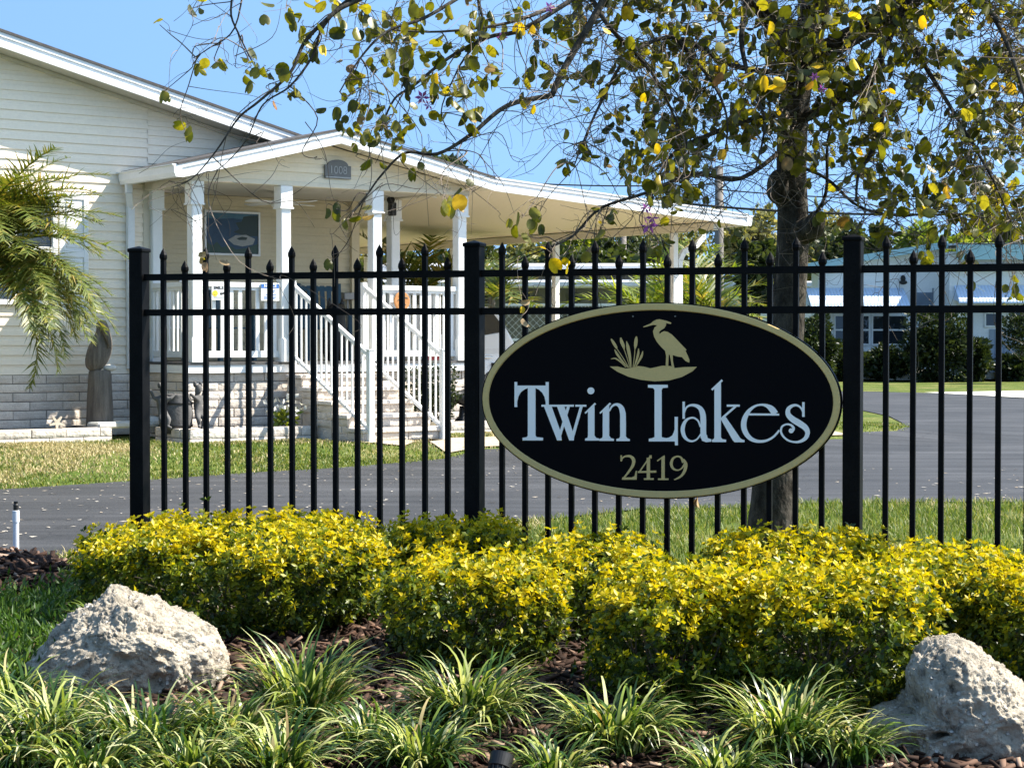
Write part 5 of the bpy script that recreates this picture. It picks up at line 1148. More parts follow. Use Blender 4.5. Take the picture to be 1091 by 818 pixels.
B(632, 8.65, .28, .34, 565, 'shaded golden shrub set back in the gap below the left half of the sign', seed=4, dens=.8)
B(718, 7.35, .27, .36, 592, 'golden shrub in front, directly below the sign number', seed=5)
B(882, 7.28, .385, .38, 592, 'broad front golden shrub just left of the right boulder', seed=6)
B(848, 8.65, .40, .28, 561, 'golden shrub at the back, in front of the tree trunk and right fence post', seed=7)
B(1016, 8.05, .31, .40, 578, 'golden shrub behind the right boulder', seed=8)
B(1104, 7.7, .28, .40, 592, 'golden shrub cut by the right edge above the boulder', seed=9)

# ------------------------------------------------------------------ striped border grass clumps
def grass_clump(px, py, R_, n, label, seed, hgt=.30, upr=.0):
    p = gnd(px, py); t = empty('border_grass', (p.x, p.y, gz(p.x, p.y))); tag(t, label, 'border grass', 'striped border grass clumps along the front')
    r_ = random.Random(seed); V = []; F_ = []
    for k in range(n):
        a = r_.uniform(0, 6.283); u = math.sqrt(r_.random()); x0, y0 = math.cos(a)*u*R_*.34, math.sin(a)*u*R_*.34; a += r_.gauss(0, .5)
        L = hgt * r_.uniform(.5, 1.15); el = r_.uniform(.8, 1.5) if r_.random() > .15 + upr else r_.uniform(1.25, 1.56); bend = r_.uniform(1.3, 2.7) * (1 - .55*upr); wd = r_.uniform(.0085, .0145); S_ = 7; p_ = Vector((x0, y0, 0)); tw = r_.gauss(0, .35); o = len(V)
        for s in range(S_ + 1):
            f = s / S_; e = el - bend * f ** 1.45; d = Vector((math.cos(a + tw*f)*math.cos(e), math.sin(a + tw*f)*math.cos(e), math.sin(e)))
            side = Vector((-math.sin(a), math.cos(a), .25*math.sin(k))); w2 = wd * (1 - f**2.2) ** .8 * .5 + .0004
            V += [tuple(p_ - side*w2), tuple(p_ + side*w2)]
            p_ = p_ + d * (L / S_); p_.z = max(p_.z, .004 + .01*r_.random())
        F_ += [(o+2*s, o+2*s+1, o+2*s+3, o+2*s+2) for s in range(S_)]
    np_mesh('blades', V, F_, M['liriope'], None, t, True); return t
CL = [(58, 800, .36, 190, 'striped grass clump at the lower left corner of the bed', .33, 0), (160, 812, .36, 210, 'striped grass clump in front of the left boulder', .33, 0), (243, 800, .30, 150, 'striped grass clump at the right foot of the left boulder', .29, 0),
      (322, 770, .33, 170, 'upright striped grass clump with tall blades below the largest shrub', .36, .35), (298, 828, .28, 110, 'striped grass clump at the bottom edge below the upright clump', .26, .1), (500, 775, .36, 200, 'wide striped grass clump below the shrub with bare twigs', .33, .1),
      (448, 822, .30, 130, 'yellowish striped grass clump left of the spotlight at the bottom edge', .27, .1), (655, 800, .34, 180, 'striped grass clump right of the spotlight', .31, 0), (838, 806, .36, 200, 'striped grass clump left of the right boulder', .33, .15), (770, 838, .24, 90, 'small striped grass clump at the bottom edge between two bigger clumps', .24, 0),
      (100, 838, .3, 120, 'striped grass clump cut by the bottom edge at the left', .28, 0), (8, 770, .30, 110, 'striped grass clump cut by the left edge', .30, .1), (25, 822, .30, 120, 'low striped grass clump in the lower left corner', .27, 0), (205, 838, .30, 120, 'low striped grass clump at the bottom edge left of the upright clump', .27, 0), (395, 800, .26, 80, 'small striped grass clump between the upright clump and the wide clump', .24, .1), (590, 832, .22, 70, 'small striped grass clump at the bottom edge right of the spotlight', .22, 0), (905, 815, .22, 70, 'small striped grass clump tucked against the right boulder', .25, .1), (118, 690, .22, 70, 'sparse dark grass clump behind the left boulder beside the largest shrub', .26, .3)]
for i, (px, py, R_, n, lb, h, u) in enumerate(CL): grass_clump(px, py, R_, int(n * 2.4), lb, 300 + i, h, u)
# leafy ground cover at the left edge, between mulch heap and boulder
pts_ = []; Vp = []; Dp = []
r_ = np.random.default_rng(5)
while len(Vp) < 5200:
    px, py = r_.uniform(-40, 118), r_.uniform(632, 735); q = gnd(px, py)
    if noise.noise(Vector((q.x*3, q.y*3, 1))) < -.25: continue
    Vp.append((q.x + r_.normal()*.02, q.y + r_.normal()*.02, q.z + abs(r_.normal())*.055)); Dp.append((r_.normal(), r_.normal(), .7 + abs(r_.normal())))
V, F_ = leaf_cards(np.array(Vp), np.array(Dp), r_.uniform(.025, .06, len(Vp)), r_.uniform(.008, .018, len(Vp)))
tag(np_mesh('ground_cover', V, F_, leaf_mat('groundcover_leaf', [(0, (.03, .065, .012)), (.6, (.06, .12, .02)), (1, (.12, .19, .03))], .45, .35, (1.3, 1.4, .5))), 'low green ground cover between the bark heap and the left boulder', 'ground cover', kind='stuff')

# ------------------------------------------------------------------ boulders
def boulder(px, base_py, Y, outline, depth, label, seed, pits=()):
    X = fx(px, Y); zb = gz(X, Y); t = empty('boulder', (X, Y, zb - .04)); tag(t, label, 'boulder')
    c = at(px, base_py - 45, Y); pol = []
    for (qx, qy) in outline:
        q = at(qx, qy, Y); pol.append((math.atan2(q.z - c.z, q.x - c.x), math.hypot(q.z - c.z, q.x - c.x)))
    pol.sort(); A = [p[0] for p in pol]; Rr = [p[1] for p in pol]; A = [A[-1] - 2*math.pi] + A + [A[0] + 2*math.pi]; Rr = [Rr[-1]] + Rr + [Rr[0]]
    rp_ = np.random.default_rng(70 + seed); PN = unit(rp_.normal(size=(26, 3))); PD = rp_.uniform(.74, .95, 26)
    bm = bmesh.new(); bmesh.ops.create_icosphere(bm, subdivisions=7, radius=1.0); off = Vector((seed*3.7, seed*1.3, 0))
    ds = np.array([v.co[:] for v in bm.verts]); th = np.arctan2(ds[:, 2], ds[:, 0]); rr_ = np.interp(th, A, Rr)
    pl = np.hypot(ds[:, 0], ds[:, 2]) ** .8; dots = ds @ PN.T; RPl = np.minimum(1, (PD / np.maximum(dots, .05)).min(1)); RPl = RPl ** (.85 * (1 - .93*np.hypot(ds[:, 0], ds[:, 2])**3))
    for v, d, r0, k, rp in zip(bm.verts, ds, rr_, pl, RPl):
        n_ = Vector(d); b = n_ * 1.0 + off
        disp = .05*noise.noise(b*1.7) + .030*noise.noise(b*3.7) + .020*abs(noise.noise(b*8)) + .013*noise.noise(b*17) + .010*noise.noise(b*38) + .009*noise.noise(b*75)
        cell = noise.cell(b*5); disp += .010 * (cell - .5)
        ridge = 1 - abs(noise.noise(b*2.6 + Vector((4, 0, 0)))); disp += .03 * (ridge - .8)
        for (pu, pv, pr, pd) in pits:
            q2 = ((d[0] - pu)**2 + (d[2] - pv)**2) / pr**2
            if q2 < 1 and d[1] < 0: disp -= pd * (1 - q2)
        h = math.hypot(d[0], d[2]) + 1e-9
        co = Vector((d[0]/h * r0 * k, d[1] * depth * (1 if d[1] < 0 else .9), d[2]/h * r0 * k)) * float(rp)
        v.co = co + n_ * disp * .62
    me = bpy.data.meshes.new('rock'); bm.to_mesh(me); bm.free()
    o = finish(me, 'rock', M['rock'], None, t, True); o.location = (0, 0, c.z - (zb - .04)); return t
boulder(140, 742, 7.65, [(26, 720), (34, 703), (52, 682), (72, 662), (97, 637), (112, 627), (126, 629), (150, 637), (176, 645), (203, 656), (222, 672), (240, 690), (247, 705), (246, 735), (200, 765), (120, 770), (50, 760), (28, 740)], .34, 'rough grey shelly boulder with one low peak at the left', 1, ((.25, -.1, .3, .05), (.05, .1, .10, .06), (.35, -.15, .10, .07), (-.3, .0, .08, .04), (.15, -.35, .09, .05), (.5, .1, .09, .05)))
boulder(1015, 820, 6.75, [(921, 795), (925, 768), (942, 756), (962, 752), (972, 738), (968, 714), (975, 695), (990, 684), (1016, 682), (1042, 688), (1062, 704), (1079, 721), (1096, 734), (1110, 752), (1128, 790), (1130, 835), (1060, 870), (980, 868), (924, 840)], .34, 'pale shelly boulder with a dark hollow at the lower right corner', 2, ((-.42, .10, .10, .16), (-.62, -.1, .22, .06), (-.25, -.45, .12, .08), (.1, .35, .10, .05), (.35, .1, .12, .06), (-.05, -.1, .09, .05), (.2, -.3, .10, .06), (-.15, .55, .10, .05)))

# ------------------------------------------------------------------ riser pipe and spotlight
p = gp(16, 640); p = Vector((fx(16, 10.7), 10.7, 0)); t = empty('irrigation_riser', p); tag(t, 'white pipe riser with a black sprinkler nozzle in the bark heap', 'sprinkler riser'); zt = at(16, 534, 10.7).z
mb = MB(); mb.lathe([(.0165, -.02), (.0165, zt - .055)], 16); mb.lathe([(.0195, zt - .115), (.0195, zt - .052), (.016, zt - .05)], 16); mb.build('pipe', M['pvc'], t, False)
mb = MB(); mb.lathe([(.0135, zt - .05), (.0145, zt - .02), (.010, zt - .012), (.0125, zt - .008), (.0125, zt), (.006, zt + .002)], 14); mb.build('nozzle', M['black_figure'], t)
mb = MB(); mb.lathe([(.0172, zt - .10), (.018, zt - .097), (.0172, zt - .094)], 14); mb.build('clamp', M['plaque'], t)
p = gnd(533, 842); t = empty('landscape_spotlight', p); tag(t, 'small black landscape spotlight on the mulch at the bottom edge', 'spotlight')
zc_ = at(534, 808, p.y).z - p.z; Mx = Matrix.Translation((0, 0, zc_)) @ Matrix.Rotation(.25, 4, 'Y') @ Matrix.Rotation(-.55, 4, 'X'); t.scale = (.85, .85, .85)
mb = MB(); mb.lathe([(.030, -.085), (.036, -.08), (.036, -.02), (.043, -.015), (.045, .03), (.0455, .036), (.041, .036), (.039, .022)], 28, M=Mx)
for k in range(14):
    a = k*2*math.pi/14; mb.box((.034, -.0018, -.078), (.0425, .0018, -.02), M=Mx @ Matrix.Rotation(a, 4, 'Z'))
mb.build('housing', M['black_figure'], t, False)
mb = MB(); mb.lathe([(.0385, .020), (.02, .024), (.0005, .025)], 24, M=Mx); mb.build('lens', M['glass'], t, True)
mb = MB(); mb.lathe([(.014, -.1), (.014, zc_ - .03), (.02, zc_ - .025), (.02, zc_ - .005)], 12); mb.build('stake', M['black_figure'], t)

# ------------------------------------------------------------------ palm by the gable (its trunk stands just outside the frame)
def palm(X, Y, zb, zc, fr, label, nleaf=44, lw=.018, ll=.27, mat='palm_leaf', rt=.09, seed=1, name='palm_tree', cat='palm'):
    t = empty(name, (X, Y, zb)); tag(t, label, cat); r_ = random.Random(seed)
    mb = MB(); mb.tube([(0, 0, -.05), (.03, 0, (zc - zb)*.5), (0, 0, zc - zb + .05)], [rt*1.2, rt, rt*.9], 12)
    for k in range(60): a = k*2.4; z = (zc - zb) * k/60; mb.box((rt*.8, -.03, z), (rt*1.25, .03, z + .04), M=Matrix.Rotation(a, 4, 'Z'))
    mb.build('trunk', M['wood_grey'], t)
    for (az, el, L, bend) in fr:
        S_ = 16; p_ = Vector((0, 0, zc - zb)); path = [p_.copy()]; dirs = []
        for s in range(S_):
            f = s / S_; e = el - bend * f ** 1.25; d = Vector((math.cos(az)*math.cos(e), math.sin(az)*math.cos(e), math.sin(e))); dirs.append(d); p_ = p_ + d * (L / S_); path.append(p_.copy())
        V = []; F_ = []
        for k in range(nleaf):
            f = .10 + .90 * k / nleaf; x = f * S_; i = min(int(x), S_ - 1); p0 = path[i].lerp(path[i+1], x - i); d = dirs[i]
            sd = d.cross(Vector((0, 0, 1))); sd = sd.normalized() if sd.length > .05 else Vector((math.sin(az), -math.cos(az), 0)); up_ = sd.cross(d)
            for s_ in (-1, 1):
                l_ = ll * (math.sin(math.pi * min(1, f*.80 + .18)) * .85 + .18) * r_.uniform(.85, 1.12)
                v = (sd*s_*r_.uniform(.6, 1.0) + d*r_.uniform(.4, 1.0) + up_*r_.uniform(-.15, .55)).normalized(); o = len(V); q = p0; wn = v.cross(up_).normalized()
                for m_ in range(4):
                    g2 = m_ / 3; w2 = lw * (1 - g2**1.6) * .5 + .0008; V += [tuple(q - wn*w2), tuple(q + wn*w2)]; q = q + v * (l_/3); v = (v + Vector((r_.gauss(0, .05), r_.gauss(0, .05), -r_.uniform(.04, .20)))).normalized()
                F_ += [(o+2*m_, o+2*m_+1, o+2*m_+3, o+2*m_+2) for m_ in range(3)]
        fo = np_mesh('frond', V, F_, M[mat], None, t)
        mb = MB(); mb.tube(path, [.014*(1 - .85*i/S_) + .001 for i in range(S_+1)], 5); mb.build('stalk', M[mat], fo, True)
    return t
Y = 20.2; pc = at(-28, 276, Y); ground_h = gz(pc.x, Y)
fr = []
r_ = random.Random(8)
for k in range(20): fr.append((r_.uniform(0, 6.283), r_.uniform(-.5, 1.25), r_.uniform(1.3, 1.7), r_.uniform(.9, 1.6)))
for k in range(52): fr.append((r_.gauss(-.25, .6), r_.uniform(-.45, 1.2), r_.uniform(1.45, 1.85), r_.uniform(.8, 1.75)))
palm(pc.x, Y, ground_h, pc.z, fr, 'feathery date palm with drooping fronds at the left edge before the gable', seed=3, nleaf=54, lw=.018, ll=.36)

# ------------------------------------------------------------------ small plants by the porch
def leafy(name, pos, rad, n, L, mat, label, cat, group=None, stem=True, seed=0, lw=.5):
    t = empty(name, pos); tag(t, label, cat, group); r_ = np.random.default_rng(seed); rad = np.array(rad)
    q = unit(r_.normal(size=(n, 3))) * (r_.random(n)[:, None] ** .4); lum = 1 + .22*np.sin(5*q[:, :1] + seed) * np.cos(4*q[:, 1:2] + 2*seed) + .15*np.sin(9*q[:, 2:] + seed)
    P = q * rad * lum + [0, 0, rad[2]]; P[:, 2] = np.clip(P[:, 2], .02, None); Ls = r_.uniform(.6, 1.2, n) * L
    V, F_ = leaf_cards(P, q + r_.normal(size=(n, 3))*.7 + [0, 0, .2], Ls, Ls*lw); np_mesh('foliage', V, F_, M[mat], None, t)
    if stem:
        mb = MB()
        for k in range(9): e = Vector(P[r_.integers(n)]); mb.tube([(r_.normal()*.03, r_.normal()*.03, -.03), tuple(e*.5), tuple(e)], [.02*rad[2], .012*rad[2], .004], 5)
        mb.build('stems', M['bark'], t)
    return t
leafy('shrub', hw(4.05, -1.62, .28), (.34, .28, .37), 2600, .055, 'shrub_leaf', 'dense dark green shrub right beside the porch steps', 'shrub', seed=21)
t = leafy('flowering_plant', hw(1.95, -1.70, .29), (.12, .10, .12), 160, .09, 'far_leaf_bright', 'small plant with white flowers in the planter under the porch', 'plant', seed=22)
r_ = np.random.default_rng(3); q = r_.normal(size=(46, 3)) * [.10, .07, .06] + [.04, -.03, .26]; V, F_ = leaf_cards(q, r_.normal(size=(46, 3)), .07, .05); np_mesh('flower', V, F_, M['white_petal'], None, t)
for i, (px, py, Z, w_, h_, lb) in enumerate([(998, 398, 62.6, 1.12, 2.35, 'tall rounded dark clipped shrub in front of the turquoise-edged home'), (1036, 398, 63.2, .45, 1.5, 'narrower dark shrub joined to the right side of the rounded one'), (896, 396, 63.8, .85, 1.1, 'low dark shrub under the left window of the turquoise-edged home'), (944, 396, 63.7, .70, 1.05, 'low dark shrub under the right window of the turquoise-edged home'), (868, 398, 63.0, .7, 2.0, 'dark shrub beside the tree trunk, left of the turquoise-edged home'), (1080, 398, 63.6, .5, .8, 'small dark plant against the blue panel at the right edge')]):
    leafy('shrub', (fx(px, Z), Z, .0), (w_, .8, h_/2), 6500, .19, 'shrub_leaf', lb, 'shrub', None, True, 40 + i)
leafy('shrub', (fx(1088, 60), 60, .9), (.6, .5, .75), 1800, .14, 'shrub_leaf', 'dark bush cut by the right edge in front of the blue panel', 'shrub', None, True, 50)

# ------------------------------------------------------------------ trees in the distance
def far_tree(px, ytop, Z, w_px, ybot, mat, label, n=3000, L=.30, seed=0, airy=0.0, group='trees behind the homes'):
    X = fx(px, Z); t = empty('tree', (X, Z, 0)); tag(t, label, 'tree', group); r_ = np.random.default_rng(500 + seed)
    zt, zb, hw_ = fz(ytop, Z), max(.3, fz(ybot, Z)), w_px / F * Z / 2; cz = (zt + zb)/2; rz_ = (zt - zb)/2
    nc = 26; cc = unit(r_.normal(size=(nc, 3))) * (r_.random(nc)[:, None] ** .5) * np.array([hw_*.78, hw_*.7, rz_*.78]) + [0, 0, cz]; cr = r_.uniform(.20, .42, nc) * min(hw_, rz_) * (1 - .3*airy)
    k = r_.integers(nc, size=n); q = unit(r_.normal(size=(n, 3))) * (r_.random(n)[:, None] ** .45); P = cc[k] + q * cr[k][:, None] * np.array([1.15, 1.0, .85])
    Ls = r_.uniform(.5, 1.2, n) * L; V, F_ = leaf_cards(P, q + r_.normal(size=(n, 3))*.8, Ls, Ls*.6); np_mesh('crown', V, F_, M[mat], None, t)
    mb = MB(); mb.tube([(0, 0, -.1), (r_.normal()*.15, 0, zb*.6 + .3), (r_.normal()*.2, 0, cz)], [.24, .19, .10], 8)
    for i in range(0, nc, 2): e = Vector(cc[i]); b = Vector((0, 0, zb*.6 + .3 + (cz - zb*.6) * r_.random()*.6)); mb.tube([b, b.lerp(e, .5) + Vector((0, 0, .25)), e], [.09, .06, .02], 5)
    mb.build('trunk', M['bark'], t, True); return t
FT = [(470, 156, 62, 70, 240, 'far_leaf_dark', 'dark treetop showing just above the porch roof', 0), (440, 250, 58, 120, 345, 'far_leaf_dark', 'dark tree seen between the right porch posts', 0),
      (545, 246, 64, 110, 345, 'far_leaf_dark', 'dark tree under the carport, right of the middle fence post', 0), (630, 240, 60, 120, 340, 'far_leaf_dark', 'dark tree behind the lattice home, under the carport', 0), (610, 225, 84, 110, 330, 'far_leaf_bright', 'taller olive tree far behind the lattice home', .2),
      (722, 214, 80, 100, 335, 'far_leaf_olive', 'bare-looking olive tree left of the tall pole', .6), (690, 262, 66, 80, 340, 'far_leaf_dark', 'dark tree behind the carport downspout', 0), (790, 205, 76, 95, 335, 'far_leaf_olive', 'olive tree right of the tall pole, its top above the carport roof', .3), (700, 196, 95, 130, 300, 'far_leaf_olive', 'hazy thin tree rising over the carport roof edge', .7),
      (806, 250, 62, 62, 340, 'far_leaf_dark', 'dark dense tree just left of the orchid tree trunk', 0), (885, 218, 78, 90, 330, 'far_leaf_olive', 'olive tree right of the trunk behind the turquoise-edged home', .2), (905, 236, 70, 70, 330, 'far_leaf_dark', 'dark tree behind the left end of the turquoise roof', 0),
      (938, 224, 66, 40, 320, 'far_leaf_dark', 'narrow weeping dark tree above the third fence post', .3), (990, 236, 68, 110, 320, 'far_leaf_bright', 'bright yellow-green tree behind the peak of the turquoise roof', 0), (1035, 240, 70, 80, 320, 'far_leaf_bright', 'bright green tree right of the roof peak', 0), (1062, 205, 84, 90, 320, 'far_leaf_dark', 'tall dark tree at the right edge behind the roof', .3), (1120, 190, 88, 110, 320, 'far_leaf_olive', 'tall olive tree cut by the right edge', .2), (855, 226, 90, 100, 320, 'far_leaf_olive', 'olive tree directly behind the orchid tree trunk', .3),
      (556, 234, 75, 150, 345, 'far_leaf_olive', 'olive tree behind the lattice home roof, left part', .2), (668, 236, 88, 110, 320, 'far_leaf_dark', 'dark tree behind the thin pole', .2), (395, 262, 70, 90, 345, 'far_leaf_olive', 'olive tree seen past the corner of the porch wall', .2)]
for i, (px, yt, Z, w_, yb, mt, lb, ai) in enumerate(FT):
    if px > 880: Z = max(Z + 9, 76)
    far_tree(px, yt, Z, w_, yb, mt, lb, 3600 if ai < .5 else 1500, .34 if ai < .5 else .24, i, ai)
# tree line on the horizon
V = []; D = []; r_ = np.random.default_rng(77)
for k in range(26000):
    x = r_.uniform(-60, 95); y = 118 + 10*r_.random() + .05*x; top = 4.2 + 2.6*noise.noise(Vector((x*.09, 0, 5))) + 1.3*noise.noise(Vector((x*.4, 3, 5))); V.append((x, y, top * r_.random() ** .7)); D.append(r_.normal(size=3))
V2, F2 = leaf_cards(np.array(V), np.array(D), r_.uniform(.4, .9, len(V)), r_.uniform(.3, .6, len(V))); tag(np_mesh('distant_trees', V2, F2, M['far_leaf_olive']), 'distant line of trees along the horizon', 'trees', kind='stuff')
def fan_fr(n, seed, L=(1.2, 1.9), el=(.2, 1.35)):
    r_ = random.Random(seed); return [(r_.uniform(0, 6.283), r_.uniform(*el), r_.uniform(*L), r_.uniform(.7, 1.5)) for k in range(n)]
for i, (px, yc, Z, lb, n, mt) in enumerate([(690, 338, 31, 'bright feathery palm behind the carport downspout, left of it', 16, 'far_leaf_bright'), (735, 334, 33, 'bright feathery palm right of the carport downspout', 16, 'far_leaf_bright'), (700, 352, 33, 'green feathery palm low behind the sign top, left of the downspout', 12, 'palm_leaf'), (448, 322, 30, 'green palm seen through the right porch railing', 14, 'palm_leaf'), (524, 320, 34, 'green palm just right of the middle fence post', 12, 'palm_leaf'), (762, 345, 30, 'yellowing feathery palm above the sign, left of the trunk', 12, 'palm_leaf')]):
    palm(fx(px, Z), Z, 0, max(.4, fz(yc, Z)), fan_fr(n, 60 + i, (.8, 1.3) if px in (700, 524) else (1.1, 1.8)), lb, 22, .04, .42, mt, .06, 80 + i)
# ------------------------------------------------------------------ the orchid tree
OT = empty('orchid_tree', (fx(818, 11), 11, 0)); tag(OT, 'orchid tree with drooping bare twigs and two-lobed yellowing leaves behind the sign', 'tree'); oto = Vector(OT.location)
def smooth(P, sub=5):
    P = [Vector(p) for p in P]; out = []
    for i in range(len(P) - 1):
        p0, p1, p2, p3 = P[max(i-1, 0)], P[i], P[i+1], P[min(i+2, len(P)-1)]
        for j in range(sub):
            t = j / sub; out.append(.5*((2*p1) + (p2-p0)*t + (2*p0-5*p1+4*p2-p3)*t*t + (3*p1-p0-3*p2+p3)*t**3))
    out.append(P[-1]); return out
def limb(pts, r0, r1, sub=5): 
    path = smooth([at(px, py, Y) - oto for px, py, Y in pts], sub); n = len(path)
    return path, [r0 + (r1 - r0) * (i/(n-1)) ** .8 for i in range(n)]
# trunk with lumps and a cut stub
tp = smooth([at(819, 612, 11) - oto, at(825, 520, 11) - oto, at(834, 400, 11) - oto, at(842, 300, 11) - oto, at(845, 235, 11) - oto, at(843, 165, 11) - oto, at(850, 90, 10.95) - oto, at(868, 10, 10.9) - oto, at(890, -90, 10.8) - oto], 8)
rad = [.146 - .042*min(1, i/22) - .0004*i + .008*noise.noise(p*3.1) for i, p in enumerate(tp)]
rad[0] *= 1.3; rad[1] *= 1.18; rad[2] *= 1.07
vs = []; n = 22
for i, p in enumerate(tp):
    for j in range(n):
        a = 2*math.pi*j/n; d = Vector((math.cos(a), math.sin(a), 0)); k = rad[i] * (1 + .10*noise.noise(d*1.6 + p*2.2) + .05*noise.noise(d*5 + p*9)); vs.append(p + d*k)
mb = MB(); mb.add(vs, [(i*n+j, i*n+(j+1) % n, (i+1)*n+(j+1) % n, (i+1)*n+j) for i in range(len(tp)-1) for j in range(n)])
s0 = at(848, 250, 10.98) - oto; s1 = at(866, 243, 10.86) - oto; s2 = at(872, 230, 10.80) - oto
mb.tube([s0, s0.lerp(s1, .6), s1, s2], [.07, .075, .07, .045], 12); s3 = at(829, 200, 10.95) - oto; mb.blob(s3, (.065, .07, .10), nz=.12, n=16, m=12)
mb.build('trunk', M['bark'], OT, True)
LM = []
def L_(pts, r0, r1): LM.append(limb(pts, r0, r1))
Yt = 10.95
L_([(850, 60, Yt), (815, 10, 10.7), (770, -35, 10.3), (700, -90, 9.9)], .075, .04)
L_([(700, -90, 9.9), (665, -40, 9.8), (632, 20, 9.7), (600, 75, 9.65), (588, 102, 9.6)], .024, .015)
L_([(588, 102, 9.6), (540, 113, 9.5), (501, 144, 9.45), (466, 164, 9.4), (432, 163, 9.4), (407, 186, 9.4), (388, 212, 9.4), (372, 232, 9.4)], .014, .0025)
L_([(590, -60, 9.8), (632, 2, 9.75), (651, 31, 9.7), (694, 77, 9.9), (720, 128, 10.1), (735, 165, 10.2)], .018, .004)
L_([(700, -90, 9.9), (610, -60, 9.6), (520, -20, 9.3), (455, 18, 9.1), (412, 34, 9.0), (384, 62, 8.95), (362, 98, 8.9)], .015, .003)
L_([(520, -20, 9.3), (440, -20, 9.1), (373, 4, 9.0), (348, 21, 8.95), (324, 46, 8.95), (309, 78, 8.9), (276, 108, 8.9), (254, 126, 8.9), (231, 160, 8.9), (205, 190, 8.9), (182, 200, 8.9)], .015, .0015)
L_([(455, -25, 9.1), (380, -5, 9.0), (345, 28, 9.05), (333, 60, 9.05), (309, 92, 9.0), (280, 112, 9.0), (262, 150, 9.0), (236, 178, 9.0), (222, 183, 9.0)], .010, .0013)
L_([(440, -20, 9.1), (330, -40, 9.0), (262, -30, 9.0), (246, 10, 9.0), (256, 40, 9.0), (272, 72, 9.0)], .010, .003)
L_([(262, -30, 9.0), (250, 30, 9.0), (222, 52, 9.0), (206, 62, 9.0)], .005, .002)
L_([(590, 8, 9.6), (540, 25, 9.4), (470, 34, 9.3), (415, 32, 9.2)], .010, .004)
L_([(640, -20, 9.7), (560, 30, 9.5), (520, 40, 9.4), (478, 62, 9.35), (440, 92, 9.3), (420, 106, 9.3), (404, 140, 9.3)], .014, .004)
L_([(500, -30, 9.3), (515, 30, 9.3), (495, 62, 9.3), (486, 78, 9.3), (470, 120, 9.3), (486, 150, 9.3)], .008, .002)
L_([(846, 120, Yt), (800, 128, 10.6), (760, 142, 10.3), (722, 160, 10.1), (700, 190, 10.0), (692, 225, 9.95)], .022, .004)
L_([(845, 150, Yt), (790, 190, 10.4), (740, 185, 10.2), (690, 205, 10.0), (640, 222, 9.9), (612, 250, 9.85), (590, 262, 9.8), (550, 278, 9.8), (528, 292, 9.8)], .015, .002)
L_([(850, 80, Yt), (780, 70, 10.5), (720, 40, 10.2), (670, 60, 10.0), (640, 110, 9.9), (622, 150, 9.85), (612, 176, 9.85)], .018, .003)
L_([(852, 70, Yt), (905, 40, 10.7), (960, 10, 10.5), (1020, -40, 10.3)], .07, .04)
L_([(848, 130, Yt), (890, 110, 10.8), (925, 85, 10.6), (948, 40, 10.5), (965, -10, 10.4)], .032, .016)
L_([(960, 10, 10.5), (980, 60, 10.3), (1010, 110, 10.2), (1040, 160, 10.1), (1062, 200, 10.0), (1078, 240, 9.9)], .018, .003)
L_([(925, 85, 10.6), (940, 120, 10.4), (930, 160, 10.3), (915, 185, 10.25), (912, 215, 10.2)], .018, .006)
L_([(1020, -40, 10.3), (1060, 20, 10.0), (1085, 80, 9.8), (1100, 150, 9.7), (1095, 220, 9.6)], .018, .004)
L_([(848, 60, Yt), (870, -20, 10.6), (900, -60, 10.3), (1000, -70, 10)], .05, .02)
L_([(845, 175, Yt), (880, 190, 10.7), (915, 220, 10.4), (960, 230, 10.2), (1000, 226, 10.1), (1050, 232, 10.0)], .012, .003)
L_([(865, 235, 10.85), (880, 205, 10.8), (882, 150, 10.8), (895, 100, 10.7)], .012, .006)
L_([(800, -20, 10.5), (790, 40, 10.2), (800, 90, 10.1), (815, 130, 10.0), (805, 180, 9.95)], .02, .004)
L_([(720, 40, 10.2), (760, 90, 10.0), (775, 130, 9.9), (770, 175, 9.85)], .012, .003)
mb = MB()
for path, rr_ in LM: mb.tube(path, rr_, 8)
mb.build('limbs', M['bark'], OT, True)
# ---- twigs and leaves
LP = np.array([tuple(p) for path, _ in LM for p in path]); r_ = random.Random(4)
LPpx = np.array([proj(Vector(p) + oto) for p in LP])
TW = MB(); TWD = MB(); leaves = []; yellow = []; dry = []
def near_limb(px, py, bias=30):
    d = np.hypot(LPpx[:, 0] - px, (LPpx[:, 1] - (py - bias))); k = np.argsort(d)[:6]; return Vector(LP[k[r_.randrange(len(k))]])
def twig(a, b, r0=.0035, r1=.0012, wob=.10, dark=False):
    d = b - a; L = d.length; o = Vector((r_.gauss(0, 1), r_.gauss(0, 1), r_.gauss(0, .6) + .5)) * L * wob; o2 = Vector((r_.gauss(0, 1), r_.gauss(0, 1), r_.gauss(0, 1))) * L * wob * .8
    path = smooth([a, a.lerp(b, .33) + o, a.lerp(b, .68) + o2, b], 5); n = len(path); (TWD if dark else TW).tube(path, [r0 + (r1-r0)*i/(n-1) for i in range(n)], 3, cap=False); return path
def put_leaf(p, kind=None, s=1.0):
    qx, qy = proj(Vector(p) + oto)
    if 332 < qx < 386 and 152 < qy < 198: return
    L = s * r_.uniform(.045, .080); az = r_.uniform(0, 6.283); el = r_.gauss(-.75, .5); d = Vector((math.cos(az)*math.cos(el), math.sin(az)*math.cos(el), math.sin(el)))
    k = kind or ('leaf' if r_.random() < .975 else ('yellow' if r_.random() < .4 else 'dry')); {'leaf': leaves, 'yellow': yellow, 'dry': dry}[k].append((p, d, L, r_.uniform(.15, 1.1), r_.uniform(-1, 1)))
